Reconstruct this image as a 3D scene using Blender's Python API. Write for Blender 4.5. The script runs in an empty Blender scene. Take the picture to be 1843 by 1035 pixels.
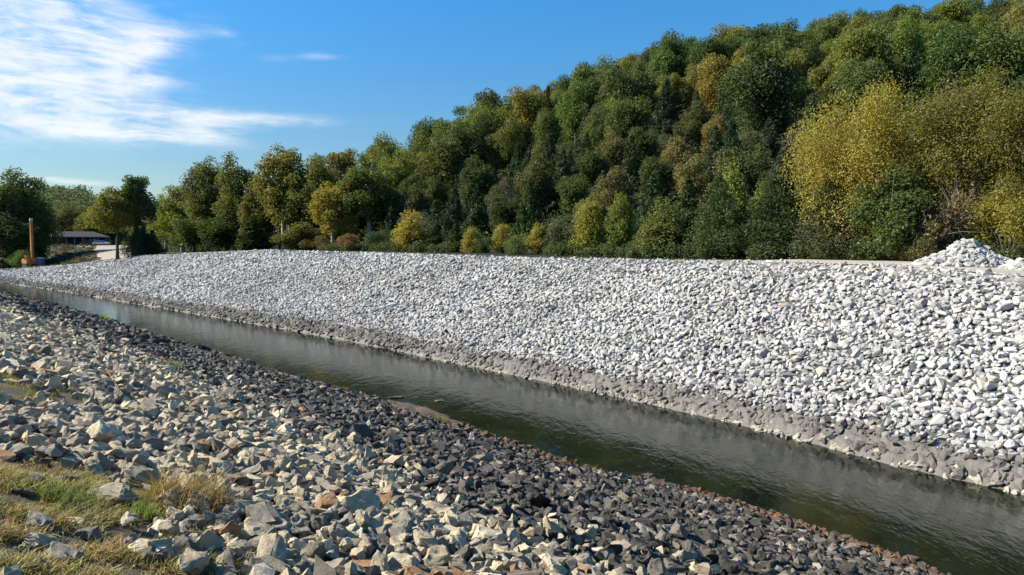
import bpy, bmesh, math, random
import numpy as np
from mathutils import Vector, Matrix, kdtree, noise as mnoise

# ------------------------------------------------------------------ camera, sky, sun, exposure
S = bpy.context.scene
C = S.collection
R = math.radians
FPX, PITCH, CAM_Z = 1331.0, math.atan(77 / 1331), 7.0
cam_d = bpy.data.cameras.new("camera"); cam = bpy.data.objects.new("camera", cam_d); C.objects.link(cam)
cam.location = (0, 0, CAM_Z); cam.rotation_euler = (math.pi / 2 - PITCH, 0, 0)
cam_d.sensor_width = 36; cam_d.lens = 36 * FPX / 1843; cam_d.clip_end = 6000; cam_d.clip_start = .1
S.camera = cam
SUN_EL = R(37)
SUN_XY = Vector((-.995, .10)).normalized()
sun_dir = Vector((SUN_XY.x * math.cos(SUN_EL), SUN_XY.y * math.cos(SUN_EL), math.sin(SUN_EL)))
sl = bpy.data.lights.new("sun", "SUN"); sun = bpy.data.objects.new("sun", sl); C.objects.link(sun)
sl.energy = 5.0; sl.angle = R(.5); sl.color = (1, .93, .80)
sun.rotation_euler = sun_dir.to_track_quat('Z', 'Y').to_euler(); sun.location = (-30, 10, 60)
S.view_settings.view_transform = 'Standard'; S.view_settings.look = 'None'
S.view_settings.exposure = 1.05; S.view_settings.gamma = 1
S.cycles.max_bounces = 6; S.cycles.diffuse_bounces = 3; S.cycles.glossy_bounces = 3
S.cycles.transparent_max_bounces = 12; S.cycles.caustics_reflective = False; S.cycles.caustics_refractive = False


class NT:
    """small helper round a node tree"""
    def __init__(s, tree): s.t = tree; s.n = tree.nodes; s.l = tree.links
    def node(s, typ, ins=None, **props):
        n = s.n.new(typ)
        for k, v in props.items(): setattr(n, k, v)
        for k, v in (ins or {}).items(): s.set(n.inputs[k], v)
        return n
    def set(s, sock, v):
        if hasattr(v, 'is_linked') or isinstance(v, bpy.types.NodeSocket): s.l.new(v, sock)
        else: sock.default_value = v
    def m(s, op, a, b=None, c=None, clamp=False):
        n = s.n.new('ShaderNodeMath'); n.operation = op; n.use_clamp = clamp
        for i, v in enumerate((a, b, c)):
            if v is not None: s.set(n.inputs[i], v)
        return n.outputs[0]
    def mix(s, f, a, b, blend='MIX'):
        n = s.n.new('ShaderNodeMix'); n.data_type = 'RGBA'; n.blend_type = blend
        s.set(n.inputs[0], f); s.set(n.inputs[6], a); s.set(n.inputs[7], b)
        return n.outputs[2]
    def noise(s, vec, scale, detail=4, rough=.55, dist=0, out=0):
        n = s.node('ShaderNodeTexNoise', {'Scale': scale, 'Detail': detail, 'Roughness': rough, 'Distortion': dist})
        if vec is not None: s.l.new(vec, n.inputs['Vector'])
        return n.outputs[out]
    def ramp(s, f, stops):
        n = s.n.new('ShaderNodeValToRGB'); el = n.color_ramp.elements
        while len(el) < len(stops): el.new(.5)
        for e, (p, c) in zip(el, stops):
            e.position = p; e.color = c if isinstance(c, tuple) else (c, c, c, 1)
        s.l.new(f, n.inputs[0]); return n.outputs[0]


w = bpy.data.worlds.new("World"); S.world = w; w.use_nodes = True
W = NT(w.node_tree)
for n in list(W.n): W.n.remove(n)
sky = W.node('ShaderNodeTexSky', sky_type='NISHITA', sun_disc=False, sun_elevation=SUN_EL,
             sun_rotation=math.atan2(SUN_XY.x, SUN_XY.y), altitude=200, air_density=1.0, dust_density=.1, ozone_density=2.0)
skyc = W.node('ShaderNodeHueSaturation', {'Saturation': 1.44, 'Value': 1.0, 'Color': sky.outputs[0]}).outputs[0]
tc = W.node('ShaderNodeTexCoord')
sep = W.node('ShaderNodeSeparateXYZ', {0: tc.outputs['Generated']})
sx, sy, sz = sep.outputs
hz_f = W.node('ShaderNodeMapRange', {'Value': sz, 'From Min': -.02, 'From Max': .40, 'To Min': .30, 'To Max': 1.0}).outputs[0]
skyc = W.mix(1.0, skyc, W.node('ShaderNodeCombineXYZ', {0: hz_f, 1: hz_f, 2: hz_f}).outputs[0], 'MULTIPLY')
AZ = W.m('ARCTAN2', sx, sy); EL = W.m('ARCSINE', sz)
comb = W.node('ShaderNodeCombineXYZ', {0: AZ, 1: EL, 2: 0.0}).outputs[0]


def sky_ang(px, py):
    x = (px - 921.5) / FPX; y = (517.5 - py) / FPX
    d = Vector((x, math.cos(PITCH) + y * math.sin(PITCH), -math.sin(PITCH) + y * math.cos(PITCH))).normalized()
    return math.atan2(d.x, d.y), math.asin(d.z)


mask = None                                     # cirrus bank: soft lobes placed by compass bearing and height
for px, py, rx, ry, amp, rot in ((40, 40, 175, 95, 1.0, 0), (-120, 130, 230, 100, .7, 0), (60, 185, 180, 45, 1.05, .1), (215, 224, 180, 17, 1.2, .09),
                            (360, 212, 200, 15, .7, -.02), (235, 82, 100, 22, .72, -.33), (225, 147, 80, 12, .6, -.05), (500, 214, 70, 10, .35, .0),
                            (582, 101, 48, 8, .55, -.05), (490, 105, 30, 7, .3, 0), (405, 60, 26, 8, .32, 0), (428, 80, 18, 6, .3, -.2),
                            (560, 70, 40, 6, .12, 0), (95, 322, 75, 6, .55, .03), (150, 330, 50, 4, .4, .03), (300, 318, 40, 4, .22, 0)):
    a0, e0 = sky_ang(px, py); k = math.cos(e0)
    dx = W.m('MULTIPLY', W.m('SUBTRACT', AZ, a0), k); dy = W.m('SUBTRACT', EL, e0)
    cr, sr = math.cos(rot), math.sin(rot)
    ax = W.m('ADD', W.m('MULTIPLY', dx, cr * FPX / rx), W.m('MULTIPLY', dy, -sr * FPX / rx))
    ay = W.m('ADD', W.m('MULTIPLY', dx, sr * FPX / ry), W.m('MULTIPLY', dy, cr * FPX / ry))
    g = W.m('MULTIPLY', W.m('EXPONENT', W.m('MULTIPLY', W.m('ADD', W.m('MULTIPLY', ax, ax), W.m('MULTIPLY', ay, ay)), -1.0)), amp)
    mask = g if mask is None else W.m('ADD', mask, g)
mp = W.node('ShaderNodeMapping', {'Vector': comb, 'Rotation': (0, 0, R(-10)), 'Scale': (7, 34, 1)})
fib = W.noise(mp.outputs[0], 1.7, 9, .62, 1.2)
mp2 = W.node('ShaderNodeMapping', {'Vector': comb, 'Rotation': (0, 0, R(24)), 'Scale': (16, 70, 1)})
fib2 = W.noise(mp2.outputs[0], 1.5, 6, .6, .6)
blob = W.noise(comb, 9, 6, .55, .4)
tex = W.m('ADD', W.m('MULTIPLY', fib, .55), W.m('ADD', W.m('MULTIPLY', fib2, .25), W.m('MULTIPLY', blob, .45)))
tex = W.node('ShaderNodeMapRange', {'Value': tex, 'From Min': .46, 'From Max': .82}).outputs[0]
mm = W.m('MINIMUM', mask, 1.0)
dens = W.m('MULTIPLY', mm, W.m('ADD', W.m('ADD', .04, W.m('MULTIPLY', mm, .22)), W.m('MULTIPLY', tex, .95)))
dens = W.node('ShaderNodeMapRange', {'Value': dens, 'From Min': .03, 'From Max': 1.0}, interpolation_type='SMOOTHSTEP').outputs[0]
cloud_col = (4.7, 4.8, 4.95, 1)
col = W.mix(W.m('MULTIPLY', dens, .88), skyc, cloud_col)
bg = W.node('ShaderNodeBackground', {'Color': col, 'Strength': .104})
W.node('ShaderNodeOutputWorld', {'Surface': bg.outputs[0]})

# ------------------------------------------------------------------ helpers
rng = np.random.default_rng(7)
random.seed(7)
UX, UY = .7219, .6919            # u: straight across the river, v: along it (upstream to the far end)


def uv_xy(u, v): return u * UX - v * UY, u * UY + v * UX
def xy_uv(x, y): return x * UX + y * UY, -x * UY + y * UX


def project(p):
    x, y, z = p[0], p[1], p[2] - CAM_Z
    d = y * math.cos(PITCH) - z * math.sin(PITCH)
    up = y * math.sin(PITCH) + z * math.cos(PITCH)
    if d < .1: return (-9999, -9999, d)
    return (921.5 + FPX * x / d, 517.5 - FPX * up / d, d)


def projv(P):
    x, y, z = P[:, 0], P[:, 1], P[:, 2] - CAM_Z
    d = np.maximum(y * math.cos(PITCH) - z * math.sin(PITCH), .05)
    up = y * math.sin(PITCH) + z * math.cos(PITCH)
    return 921.5 + FPX * x / d, 517.5 - FPX * up / d, d


def hash2(i, j, s=0):
    h = np.sin(i * 127.1 + j * 311.7 + s * 74.7) * 43758.5453
    return h - np.floor(h)


def vnoise(x, y, s=0):
    i, j = np.floor(x), np.floor(y); f, g = x - i, y - j
    f = f * f * (3 - 2 * f); g = g * g * (3 - 2 * g)
    return (hash2(i, j, s) * (1 - f) + hash2(i + 1, j, s) * f) * (1 - g) + (hash2(i, j + 1, s) * (1 - f) + hash2(i + 1, j + 1, s) * f) * g - .5


def fbm(x, y, s=0, o=4):
    t = 0; a = 1
    for k in range(o):
        t = t + a * vnoise(x, y, s + k); x = x * 2.03; y = y * 2.03; a *= .5
    return t


def mesh_np(name, V, F, smooth=False, tint=None):
    """V (n,3); F list of int arrays (m,k)"""
    me = bpy.data.meshes.new(name)
    if not isinstance(F, list): F = [F]
    F = [f for f in F if len(f)]
    loops = np.concatenate([f.ravel() for f in F]); tot = np.concatenate([np.full(len(f), f.shape[1]) for f in F])
    me.vertices.add(len(V)); me.vertices.foreach_set('co', np.ascontiguousarray(V, dtype=np.float32).ravel())
    me.loops.add(len(loops)); me.loops.foreach_set('vertex_index', loops.astype(np.int32))
    me.polygons.add(len(tot)); me.polygons.foreach_set('loop_start', (np.cumsum(tot) - tot).astype(np.int32))
    me.polygons.foreach_set('use_smooth', np.full(len(tot), smooth))
    if tint is not None:
        at = me.attributes.new('tint', 'FLOAT_COLOR', 'POINT')
        at.data.foreach_set('color', np.ascontiguousarray(np.c_[tint, np.ones(len(tint))], dtype=np.float32).ravel())
    me.update(calc_edges=True)
    return me


def link(name, me, mat=None, parent=None):
    o = bpy.data.objects.new(name, me); C.objects.link(o)
    if mat and me and not me.materials: me.materials.append(mat)
    if parent: o.parent = parent
    return o


def empty(name, loc, rz=0, scale=1):
    o = bpy.data.objects.new(name, None); C.objects.link(o)
    o.location = loc; o.rotation_euler = (0, 0, rz); o.scale = (scale,) * 3 if not isinstance(scale, tuple) else scale
    o.empty_display_size = .3
    return o


def tag(o, label=None, cat=None, group=None, kind=None):
    for k, v in (('label', label), ('category', cat), ('group', group), ('kind', kind)):
        if v: o[k] = v
    return o


class MB:
    """collects boxes and tubes into one mesh"""
    def __init__(s): s.V = []; s.F4 = []; s.F3 = []; s.n = 0
    def add(s, V, F):
        V = np.asarray(V, float)
        for f in F: (s.F4 if len(f) == 4 else s.F3).append([i + s.n for i in f])
        s.V.append(V); s.n += len(V)
    def box(s, c, d, rz=0, taper=1.0, rx=0):
        x, y, z = d[0] / 2, d[1] / 2, d[2] / 2
        P = np.array([(-x, -y, -z), (x, -y, -z), (x, y, -z), (-x, y, -z), (-x * taper, -y * taper, z), (x * taper, -y * taper, z), (x * taper, y * taper, z), (-x * taper, y * taper, z)])
        M = np.array((Matrix.Rotation(rz, 3, 'Z') @ Matrix.Rotation(rx, 3, 'X')))
        s.add(P @ M.T + np.array(c), [(0, 3, 2, 1), (4, 5, 6, 7), (0, 1, 5, 4), (1, 2, 6, 5), (2, 3, 7, 6), (3, 0, 4, 7)])
    def tube(s, pts, rad, k=6):
        pts = [Vector(p) for p in pts]; rings = []
        for i, p in enumerate(pts):
            d = (pts[min(i + 1, len(pts) - 1)] - pts[max(i - 1, 0)]).normalized()
            a = d.orthogonal().normalized() if i == 0 else (a - d * a.dot(d)).normalized()
            b = d.cross(a)
            for j in range(k):
                t = 2 * math.pi * j / k
                rings.append(p + (a * math.cos(t) + b * math.sin(t)) * rad[i])
        F = []
        for i in range(len(pts) - 1):
            for j in range(k):
                F.append((i * k + j, i * k + (j + 1) % k, (i + 1) * k + (j + 1) % k, (i + 1) * k + j))
        n = len(rings); rings += [pts[0], pts[-1]]
        for j in range(k):
            F.append((n, (j + 1) % k, j)); F.append((n + 1, n - k + j, n - k + (j + 1) % k))
        s.add([tuple(r) for r in rings], F)
    def mesh(s, name, smooth=False):
        F = []
        if s.F4: F.append(np.array(s.F4))
        if s.F3: F.append(np.array(s.F3))
        return mesh_np(name, np.concatenate(s.V), F, smooth)
    def obj(s, name, mat, parent=None, smooth=False): return link(name, s.mesh(name, smooth), mat, parent)


# ------------------------------------------------------------------ the lie of the land
TOE_V = [-40, 4.8, 6.5, 8.5, 11.5, 15.3, 19.7, 25.2, 34.7, 45, 58.5, 93, 125, 166, 240]
TOE_U = [23.5, 24.5, 24.66, 24.85, 25.55, 26.3, 26.7, 27.2, 27.7, 28.4, 28.7, 28.3, 28.2, 26.5, 25.5]
NW_V = [-40, -10, 4.7, 5.9, 7.2, 9.6, 12.3, 13.9, 16, 18.5, 21.5, 25.3, 30, 38, 46, 57, 76, 96, 129, 240]
NW_U = [17, 17, 17.2, 17.4, 17.65, 18.0, 18.0, 17.5, 17.4, 17.7, 18.0, 18.4, 18.45, 18.45, 18.7, 19.1, 20.2, 20.0, 20.5, 21]
CR_V = [-40, 7, 10, 14, 22, 40, 56, 84, 100, 131, 165, 195, 235]
CR_Z = [5.56, 5.63, 5.86, 5.99, 6.02, 5.95, 6.1, 6.3, 5.9, 5.05, 3.0, 1.7, .6]
BANK_W = 11.5
A_K = [-.42, -.30, -.225, -.165, -.065, .007, .06, .135, .225, .255, .36, .435, .51, .585, .69, .9, 1.3]
E_K = [.06, .10, .128, .150, .184, .220, .242, .252, .280, .290, .2945, .308, .317, .326, .33, .33, .30]
R_K = [140, 145, 150, 155, 163, 170, 174, 180, 187, 190, 195, 198, 200, 200, 200, 200, 200]


def toe(v): return np.interp(v, TOE_V, TOE_U)
def nearw(v): return np.interp(v, NW_V, NW_U)
def crestz(v): return np.interp(v, CR_V, CR_Z)
def sstep(x, a, b):
    t = np.clip((x - a) / (b - a), 0, 1); return t * t * (3 - 2 * t)


TR_V = [40, 48, 62, 72, 95]; TR_U = [17.2, 16.0, 14.4, 12.0, 9.0]     # bare earth track down the near bank
def track_d(u, v): return np.where((v > 40) & (v < 97), np.abs(u - np.interp(v, TR_V, TR_U)), 9)


def farside(x, y):
    a = np.clip(x / np.maximum(y, 5.0), -.85, 1.25)
    Y = np.maximum(y, 5.0)
    den = np.maximum(.6919 + .7219 * a, .08)
    _, v = xy_uv(x, y)
    bench = crestz(np.clip(v, -40, 110)) - .12
    F = 62 / den
    RR = np.interp(a, A_K, R_K); T = np.maximum(7 + np.interp(a, A_K, E_K) * RR - 12.5, 6.0)
    t = np.clip((Y - F) / np.maximum(RR - F, 8), 0, 1.0)
    hill = bench + (T - bench) * (t ** .92)
    hill = hill - np.clip(Y - RR - 6, 0, 300) * .12
    hill = np.maximum(hill, 3)
    Yc = 39.5 / den; vc = (-.6919 * a + .7219) * Yc
    zc = crestz(np.clip(vc, -40, 235)) - .1
    zl = zc + (6.75 - zc) * sstep(Y, Yc + 8, np.maximum(225, Yc + 30))
    far = 38 * sstep(Y, 380, 640) * (1 - sstep(a, -.575, -.525))
    zl = zl + far
    hill = np.maximum(hill, 3)
    s = sstep(a, -.50, -.41)
    return zl * (1 - s) + hill * s


def ground(x, y, rough=True):
    x = np.asarray(x, float); y = np.asarray(y, float)
    u, v = xy_uv(x, y); vv = np.clip(v, -40, 240)
    un, uf = nearw(vv), toe(vv); uc = uf + BANK_W
    zn = np.where(u > 0, 5.06 * (1 - u / un), 5.06 - .02 * u)
    zn = zn + np.where(rough, .10 * fbm(x * .9, y * .9, 3) + .25 * fbm(x * .12, y * .12, 5), 0) * np.clip((un - u) / 2, 0, 1)
    zn = zn + np.where(track_d(u, v) < 1.6, .35 * (1 - sstep(track_d(u, v), .8, 1.6)), 0) * .6
    d = np.minimum(u - un, uf - u)
    bed = -np.minimum(np.where(u - un < uf - u, .42, .30) * np.maximum(d, 0), 1.35) - .02
    s = u - uf
    zc = crestz(vv)
    zm = .60 * np.clip(s, 0, 1)
    zb = np.where(s < 1, zm, .6 + (zc - .6) * np.clip((s - 1) / (BANK_W - 1), 0, 1))
    fs = farside(x, y)
    far = np.where(s < BANK_W, zb, zb + (fs - zb) * sstep(s, BANK_W, BANK_W + 5))
    return np.where(u < un, zn, np.where(u < uf, bed, far))


def gz(x, y): return float(ground(np.array([x]), np.array([y]))[0])


def at_bearing(px, u):
    """ground point on the bearing of a column of the photograph, u metres across"""
    a = (px - 921.5) / FPX
    y = u / (UX * a + UY); x = a * y
    return x, y, gz(x, y)


# ------------------------------------------------------------------ materials
def new_mat(name):
    m = bpy.data.materials.new(name); m.use_nodes = True
    t = NT(m.node_tree)
    for n in list(t.n): t.n.remove(n)
    t.out = t.node('ShaderNodeOutputMaterial')
    return m, t


def simple(name, c, rough=.8, metal=0, var=.25, scale=3.0, bump=.0):
    c = tuple(q_ * .78 for q_ in c)
    m, t = new_mat(name); tc = t.node('ShaderNodeTexCoord').outputs['Object']
    n = t.noise(tc, scale, 6, .6)
    k = t.m('ADD', t.m('MULTIPLY', t.m('SUBTRACT', n, .5), 2 * var), 1.0)
    colr = t.mix(1.0, (*c, 1), t.node('ShaderNodeCombineXYZ', {0: k, 1: k, 2: k}).outputs[0], 'MULTIPLY')
    b = t.node('ShaderNodeBsdfPrincipled', {'Base Color': colr, 'Roughness': rough, 'Metallic': metal})
    if bump: t.l.new(t.node('ShaderNodeBump', {'Strength': bump, 'Distance': .05, 'Height': n}).outputs[0], b.inputs['Normal'])
    t.l.new(b.outputs[0], t.out.inputs[0])
    return m


def rock_mat(name, own, mott=.55, scale=19.0, bump=1.0):
    """own: the colour sits on the object; else on the 'tint' attribute of the mass"""
    m, t = new_mat(name)
    tcn = t.node('ShaderNodeTexCoord')
    if own:
        base = t.node('ShaderNodeObjectInfo').outputs['Color']; vec = t.node('ShaderNodeNewGeometry').outputs['Position']
    else:
        base = t.node('ShaderNodeAttribute', attribute_name='tint').outputs['Color']; vec = t.node('ShaderNodeNewGeometry').outputs['Position']
    n1 = t.noise(vec, scale, 7, .65)
    n2 = t.noise(vec, scale * 4.3, 5, .7)
    k = t.m('ADD', t.m('MULTIPLY', t.m('SUBTRACT', n1, .5), 2.2 * mott), t.m('ADD', t.m('MULTIPLY', t.m('SUBTRACT', n2, .5), 1.3 * mott), 1.0))
    n3 = t.noise(vec, scale * .45, 5, .7, .8)
    k = t.m('ADD', k, t.m('MULTIPLY', t.m('SUBTRACT', n3, .5), 1.2 * mott))
    k = t.m('MULTIPLY', t.m('MAXIMUM', k, .25), .79)
    c = t.mix(1.0, base, t.node('ShaderNodeCombineXYZ', {0: k, 1: k, 2: k}).outputs[0], 'MULTIPLY')
    h = t.m('ADD', n1, t.m('MULTIPLY', n2, .5))
    bp = t.node('ShaderNodeBump', {'Strength': bump, 'Distance': .03, 'Height': h}).outputs[0]
    b = t.node('ShaderNodeBsdfPrincipled', {'Base Color': c, 'Roughness': .88, 'Normal': bp, 'Specular IOR Level': .25})
    t.l.new(b.outputs[0], t.out.inputs[0])
    return m


def leaf_mat(name, trans=.40, hv=.02, vv=.45, sat=.95):
    m, t = new_mat(name)
    base = t.node('ShaderNodeObjectInfo').outputs['Color']
    geo = t.node('ShaderNodeNewGeometry')
    r = geo.outputs['Random Per Island']
    r2 = t.m('FRACT', t.m('MULTIPLY', r, 37.7)); r3 = t.m('FRACT', t.m('MULTIPLY', r, 113.3))
    cl = t.noise(geo.outputs['Position'], .55, 3, .6)
    base = t.mix(1.0, base, (1.42, 1.42, 1.12, 1), 'MULTIPLY')
    hue = t.m('ADD', .5, t.m('ADD', t.m('MULTIPLY', t.m('SUBTRACT', r2, .5), 2 * hv), t.m('MULTIPLY', t.m('SUBTRACT', cl, .5), hv * 1.6)))
    val = t.m('ADD', 1 - vv * .5, t.m('MULTIPLY', r3, vv))
    c = t.node('ShaderNodeHueSaturation', {'Hue': hue, 'Saturation': sat, 'Value': val, 'Color': base}).outputs[0]
    d = t.node('ShaderNodeBsdfDiffuse', {'Color': c}).outputs[0]
    tr = t.node('ShaderNodeBsdfTranslucent', {'Color': t.mix(1.0, c, (1.25, 1.2, .6, 1), 'MULTIPLY')}).outputs[0]
    mx = t.node('ShaderNodeMixShader', {0: trans, 1: d, 2: tr}).outputs[0]
    g = t.node('ShaderNodeBsdfGlossy', {'Color': (.8, .85, .9, 1), 'Roughness': .45}).outputs[0]
    mx = t.node('ShaderNodeMixShader', {0: .012, 1: mx, 2: g}).outputs[0]
    t.l.new(mx, t.out.inputs[0])
    return m


M_LEAF = leaf_mat('broad leaves')
M_NEEDLE = leaf_mat('cedar sprays', trans=.15, hv=.03, vv=.5)
M_BLADE = leaf_mat('grass blades', trans=.35, hv=.07, vv=.7)
M_BARK = simple('bark', (.085, .07, .055), .95, var=.5, scale=6, bump=.4)
M_PALE_BARK = simple('pale sycamore bark', (.42, .39, .34), .9, var=.6, scale=2.5)
M_TWIG = simple('grey twigs', (.16, .145, .13), .95, var=.4, scale=5)
M_ROCK = rock_mat('quarry rock', True); M_ROCK_MASS = rock_mat('quarry rock mass', False)
M_WHITE = rock_mat('white limestone', True, mott=.20, scale=5, bump=.35); M_WHITE_MASS = rock_mat('white limestone mass', False, mott=.20, scale=5, bump=.35)


def ground_mat():
    """one sheet of earth: soil under the near stones, silt in the river, leaf litter on the hill"""
    m, t = new_mat('earth')
    geo = t.node('ShaderNodeNewGeometry').outputs['Position']
    base = t.node('ShaderNodeAttribute', attribute_name='tint').outputs['Color']
    n1 = t.noise(geo, 1.3, 8, .65); n2 = t.noise(geo, 14, 6, .7)
    k = t.m('ADD', .27, t.m('ADD', t.m('MULTIPLY', n1, .59), t.m('MULTIPLY', n2, .43)))
    c = t.mix(1.0, base, t.node('ShaderNodeCombineXYZ', {0: k, 1: k, 2: k}).outputs[0], 'MULTIPLY')
    bp = t.node('ShaderNodeBump', {'Strength': .6, 'Distance': .06, 'Height': t.m('ADD', n1, n2)}).outputs[0]
    b = t.node('ShaderNodeBsdfPrincipled', {'Base Color': c, 'Roughness': .95, 'Normal': bp, 'Specular IOR Level': .15})
    t.l.new(b.outputs[0], t.out.inputs[0])
    return m


def water_mat():
    m, t = new_mat('river water')
    geo = t.node('ShaderNodeNewGeometry').outputs['Position']
    mp = t.node('ShaderNodeMapping', {'Vector': geo, 'Rotation': (0, 0, R(-44)), 'Scale': (1.0, .45, 1)})
    n1 = t.noise(mp.outputs[0], 2.6, 4, .55, .3); n2 = t.noise(mp.outputs[0], 9, 3, .5, .2); n0 = t.noise(mp.outputs[0], .55, 3, .5, .5)
    h = t.m('ADD', t.m('MULTIPLY', n1, .7), t.m('ADD', t.m('MULTIPLY', n2, .22), t.m('MULTIPLY', n0, .8)))
    bp = t.node('ShaderNodeBump', {'Strength': .38, 'Distance': .05, 'Height': h}).outputs[0]
    wd = t.noise(geo, .5, 5, .6, .8)
    murk = t.ramp(wd, [(.3, (.006, .011, .005, 1)), (.5, (.017, .026, .010, 1)), (.70, (.040, .043, .013, 1))])
    d = t.node('ShaderNodeBsdfDiffuse', {'Color': murk}).outputs[0]
    tr = t.node('ShaderNodeBsdfTransparent', {'Color': (.42, .46, .28, 1)}).outputs[0]
    body = t.node('ShaderNodeMixShader', {0: .62, 1: d, 2: tr}).outputs[0]
    fr = t.node('ShaderNodeFresnel', {'IOR': 1.33, 'Normal': bp}).outputs[0]
    gl = t.node('ShaderNodeBsdfGlossy', {'Color': (1, 1, 1, 1), 'Roughness': .05, 'Normal': bp}).outputs[0]
    t.l.new(t.node('ShaderNodeMixShader', {0: fr, 1: body, 2: gl}).outputs[0], t.out.inputs[0])
    return m


M_GROUND = ground_mat(); M_WATER = water_mat()


# ------------------------------------------------------------------ ground sheet, water, mud, roads
def make_ground():
    rr = np.concatenate([[.0], np.geomspace(1.2, 3500, 520)])
    th_f = np.linspace(-.80, .80, 420); th_b = np.linspace(.80, 2 * math.pi - .80, 90)[1:-1]
    th = np.concatenate([th_f, th_b]); n = len(th)
    r, t = np.meshgrid(rr[1:], th, indexing='ij')
    x = r * np.sin(t); y = r * np.cos(t)
    z = ground(x, y)
    V = np.c_[x.ravel(), y.ravel(), z.ravel()]
    m = len(rr) - 1
    i, j = np.meshgrid(np.arange(m - 1), np.arange(n), indexing='ij')
    F = np.stack([i * n + j, i * n + (j + 1) % n, (i + 1) * n + (j + 1) % n, (i + 1) * n + j], -1).reshape(-1, 4)[:, ::-1]
    V = np.vstack([V, [[0, 0, ground(np.array([0.]), np.array([0.]))[0]]]])
    k = np.arange(n)
    F3 = np.stack([np.full(n, m * n), (k + 1) % n, k], -1)
    u, v = xy_uv(V[:, 0], V[:, 1]); vv = np.clip(v, -40, 240); un, uf = nearw(vv), toe(vv)
    c = np.zeros((len(V), 3)); c[:] = (.03, .034, .016)                                    # hill litter and low green
    far_l = (u > uf + BANK_W) & (V[:, 0] / np.maximum(V[:, 1], 1) < -.45)
    c[far_l] = (.045, .042, .024)
    near = u < un; c[near] = (.13, .105, .075)
    dk = sstep(u, 9, 12)[:, None]; c[near] = (c * (1 - dk) + np.array([.05, .045, .04]) * dk)[near]
    tr = (track_d(u, v) < 1.5) & near; c[tr] = (.075, .066, .056)
    bed = (u >= un) & (u < uf); c[bed] = (.20, .18, .09)
    bk = (u >= uf) & (u < uf + BANK_W + .2); c[bk] = (.12, .117, .11)
    tp = (u >= uf + BANK_W - .2) & (u < uf + BANK_W + 1.5) & (v < 24); c[tp] = (.36, .335, .285)
    me = mesh_np('ground', V, [F, F3], True, c)
    return tag(link('ground', me, M_GROUND), 'earth of the banks, bench and wooded hill', None, None, 'structure')


make_ground()


def sheet(name, us, vs, off, mat, label, zf=None, smooth=True):
    """a sheet laid over the ground between two lines across the river"""
    U, Vv = np.meshgrid(us, vs, indexing='ij')
    return U, Vv


def grid_mesh(name, X, Y, Z, mat, smooth=True):
    a, b = X.shape
    i, j = np.meshgrid(np.arange(a - 1), np.arange(b - 1), indexing='ij')
    F = np.stack([i * b + j, (i + 1) * b + j, (i + 1) * b + j + 1, i * b + j + 1], -1).reshape(-1, 4)
    return link(name, mesh_np(name, np.c_[X.ravel(), Y.ravel(), Z.ravel()], F, smooth), mat)


# water sheet, banks rise through it
vs = np.linspace(-60, 300, 120); us = np.linspace(15, 30.5, 10)
U_, V_ = np.meshgrid(us, vs, indexing='ij'); X_, Y_ = uv_xy(U_, V_)
tag(grid_mesh('river_water', X_, Y_, np.zeros_like(X_), M_WATER), 'dark green river running between the two stone banks', None, None, 'structure')

# silt bank along the far waterline
M_MUD = simple('grey silt', (.165, .15, .125), .75, var=.5, scale=6, bump=1.0)
vs = np.concatenate([np.linspace(-12, 30, 620), np.linspace(30, 80, 380)[1:], np.linspace(80, 240, 420)[1:]])
ds = np.linspace(-.5, 2.3, 36)
D_, V_ = np.meshgrid(ds, vs, indexing='ij'); U_ = toe(V_) + D_; X_, Y_ = uv_xy(U_, V_)
env = sstep(D_, -.35, .15) * (1 - sstep(D_, .6, 1.4))
lump = .5 - np.abs(fbm(D_ * 1.6 + .5 * V_, V_ * 1.3, 11, 4)); lump2 = np.abs(fbm(D_ * 3.1 - V_, V_ * 2.6, 21, 4))
Z_ = ground(X_, Y_) + .02 + env * (.0 + .17 * lump + .24 * lump2) - (1 - env) * .12 + .16 * env * vnoise(X_ * .5, Y_ * .5, 44)
tag(grid_mesh('mud_bank', X_, Y_, Z_, M_MUD), 'lumpy grey silt strip along the far waterline', None, None, 'structure')
mud_v = vs

# gravel road on the crest, driveway at the house
M_ROAD = simple('crushed limestone road', (.46, .40, .31), .95, var=.22, scale=4, bump=.3)
vs = np.linspace(-14, 25, 60); ds = np.linspace(BANK_W + .1, BANK_W + 15, 24)
D_, V_ = np.meshgrid(ds, vs, indexing='ij'); U_ = toe(V_) + D_ + .5 * vnoise(V_ * .3, D_ * 0 + 1, 2); X_, Y_ = uv_xy(U_, V_)
tag(grid_mesh('gravel_road', X_, Y_, ground(X_, Y_) + .035 + .02 * vnoise(X_ * .5, Y_ * .5, 8), M_ROAD), 'pale beige gravel road along the top of the white bank', None, None, 'structure')
M_SAND = simple('sandy driveway', (.36, .30, .215), .95, var=.25, scale=1.2)
ys = np.linspace(126, 226, 50); tt = np.linspace(0, 1, 12)
T_, Y_ = np.meshgrid(tt, ys, indexing='ij')
al = np.interp(Y_, [126, 160, 200, 226], [-.553, -.556, -.568, -.60]) + .006 * vnoise(Y_ * .15, T_ * 0, 4); ar = np.interp(Y_, [126, 160, 200, 226], [-.515, -.515, -.515, -.515])
X_ = (al + (ar - al) * T_) * Y_
tag(grid_mesh('driveway', X_, Y_, ground(X_, Y_) + .08, M_SAND), 'sandy driveway dropping from the house to the bank', None, None, 'structure')


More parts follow.
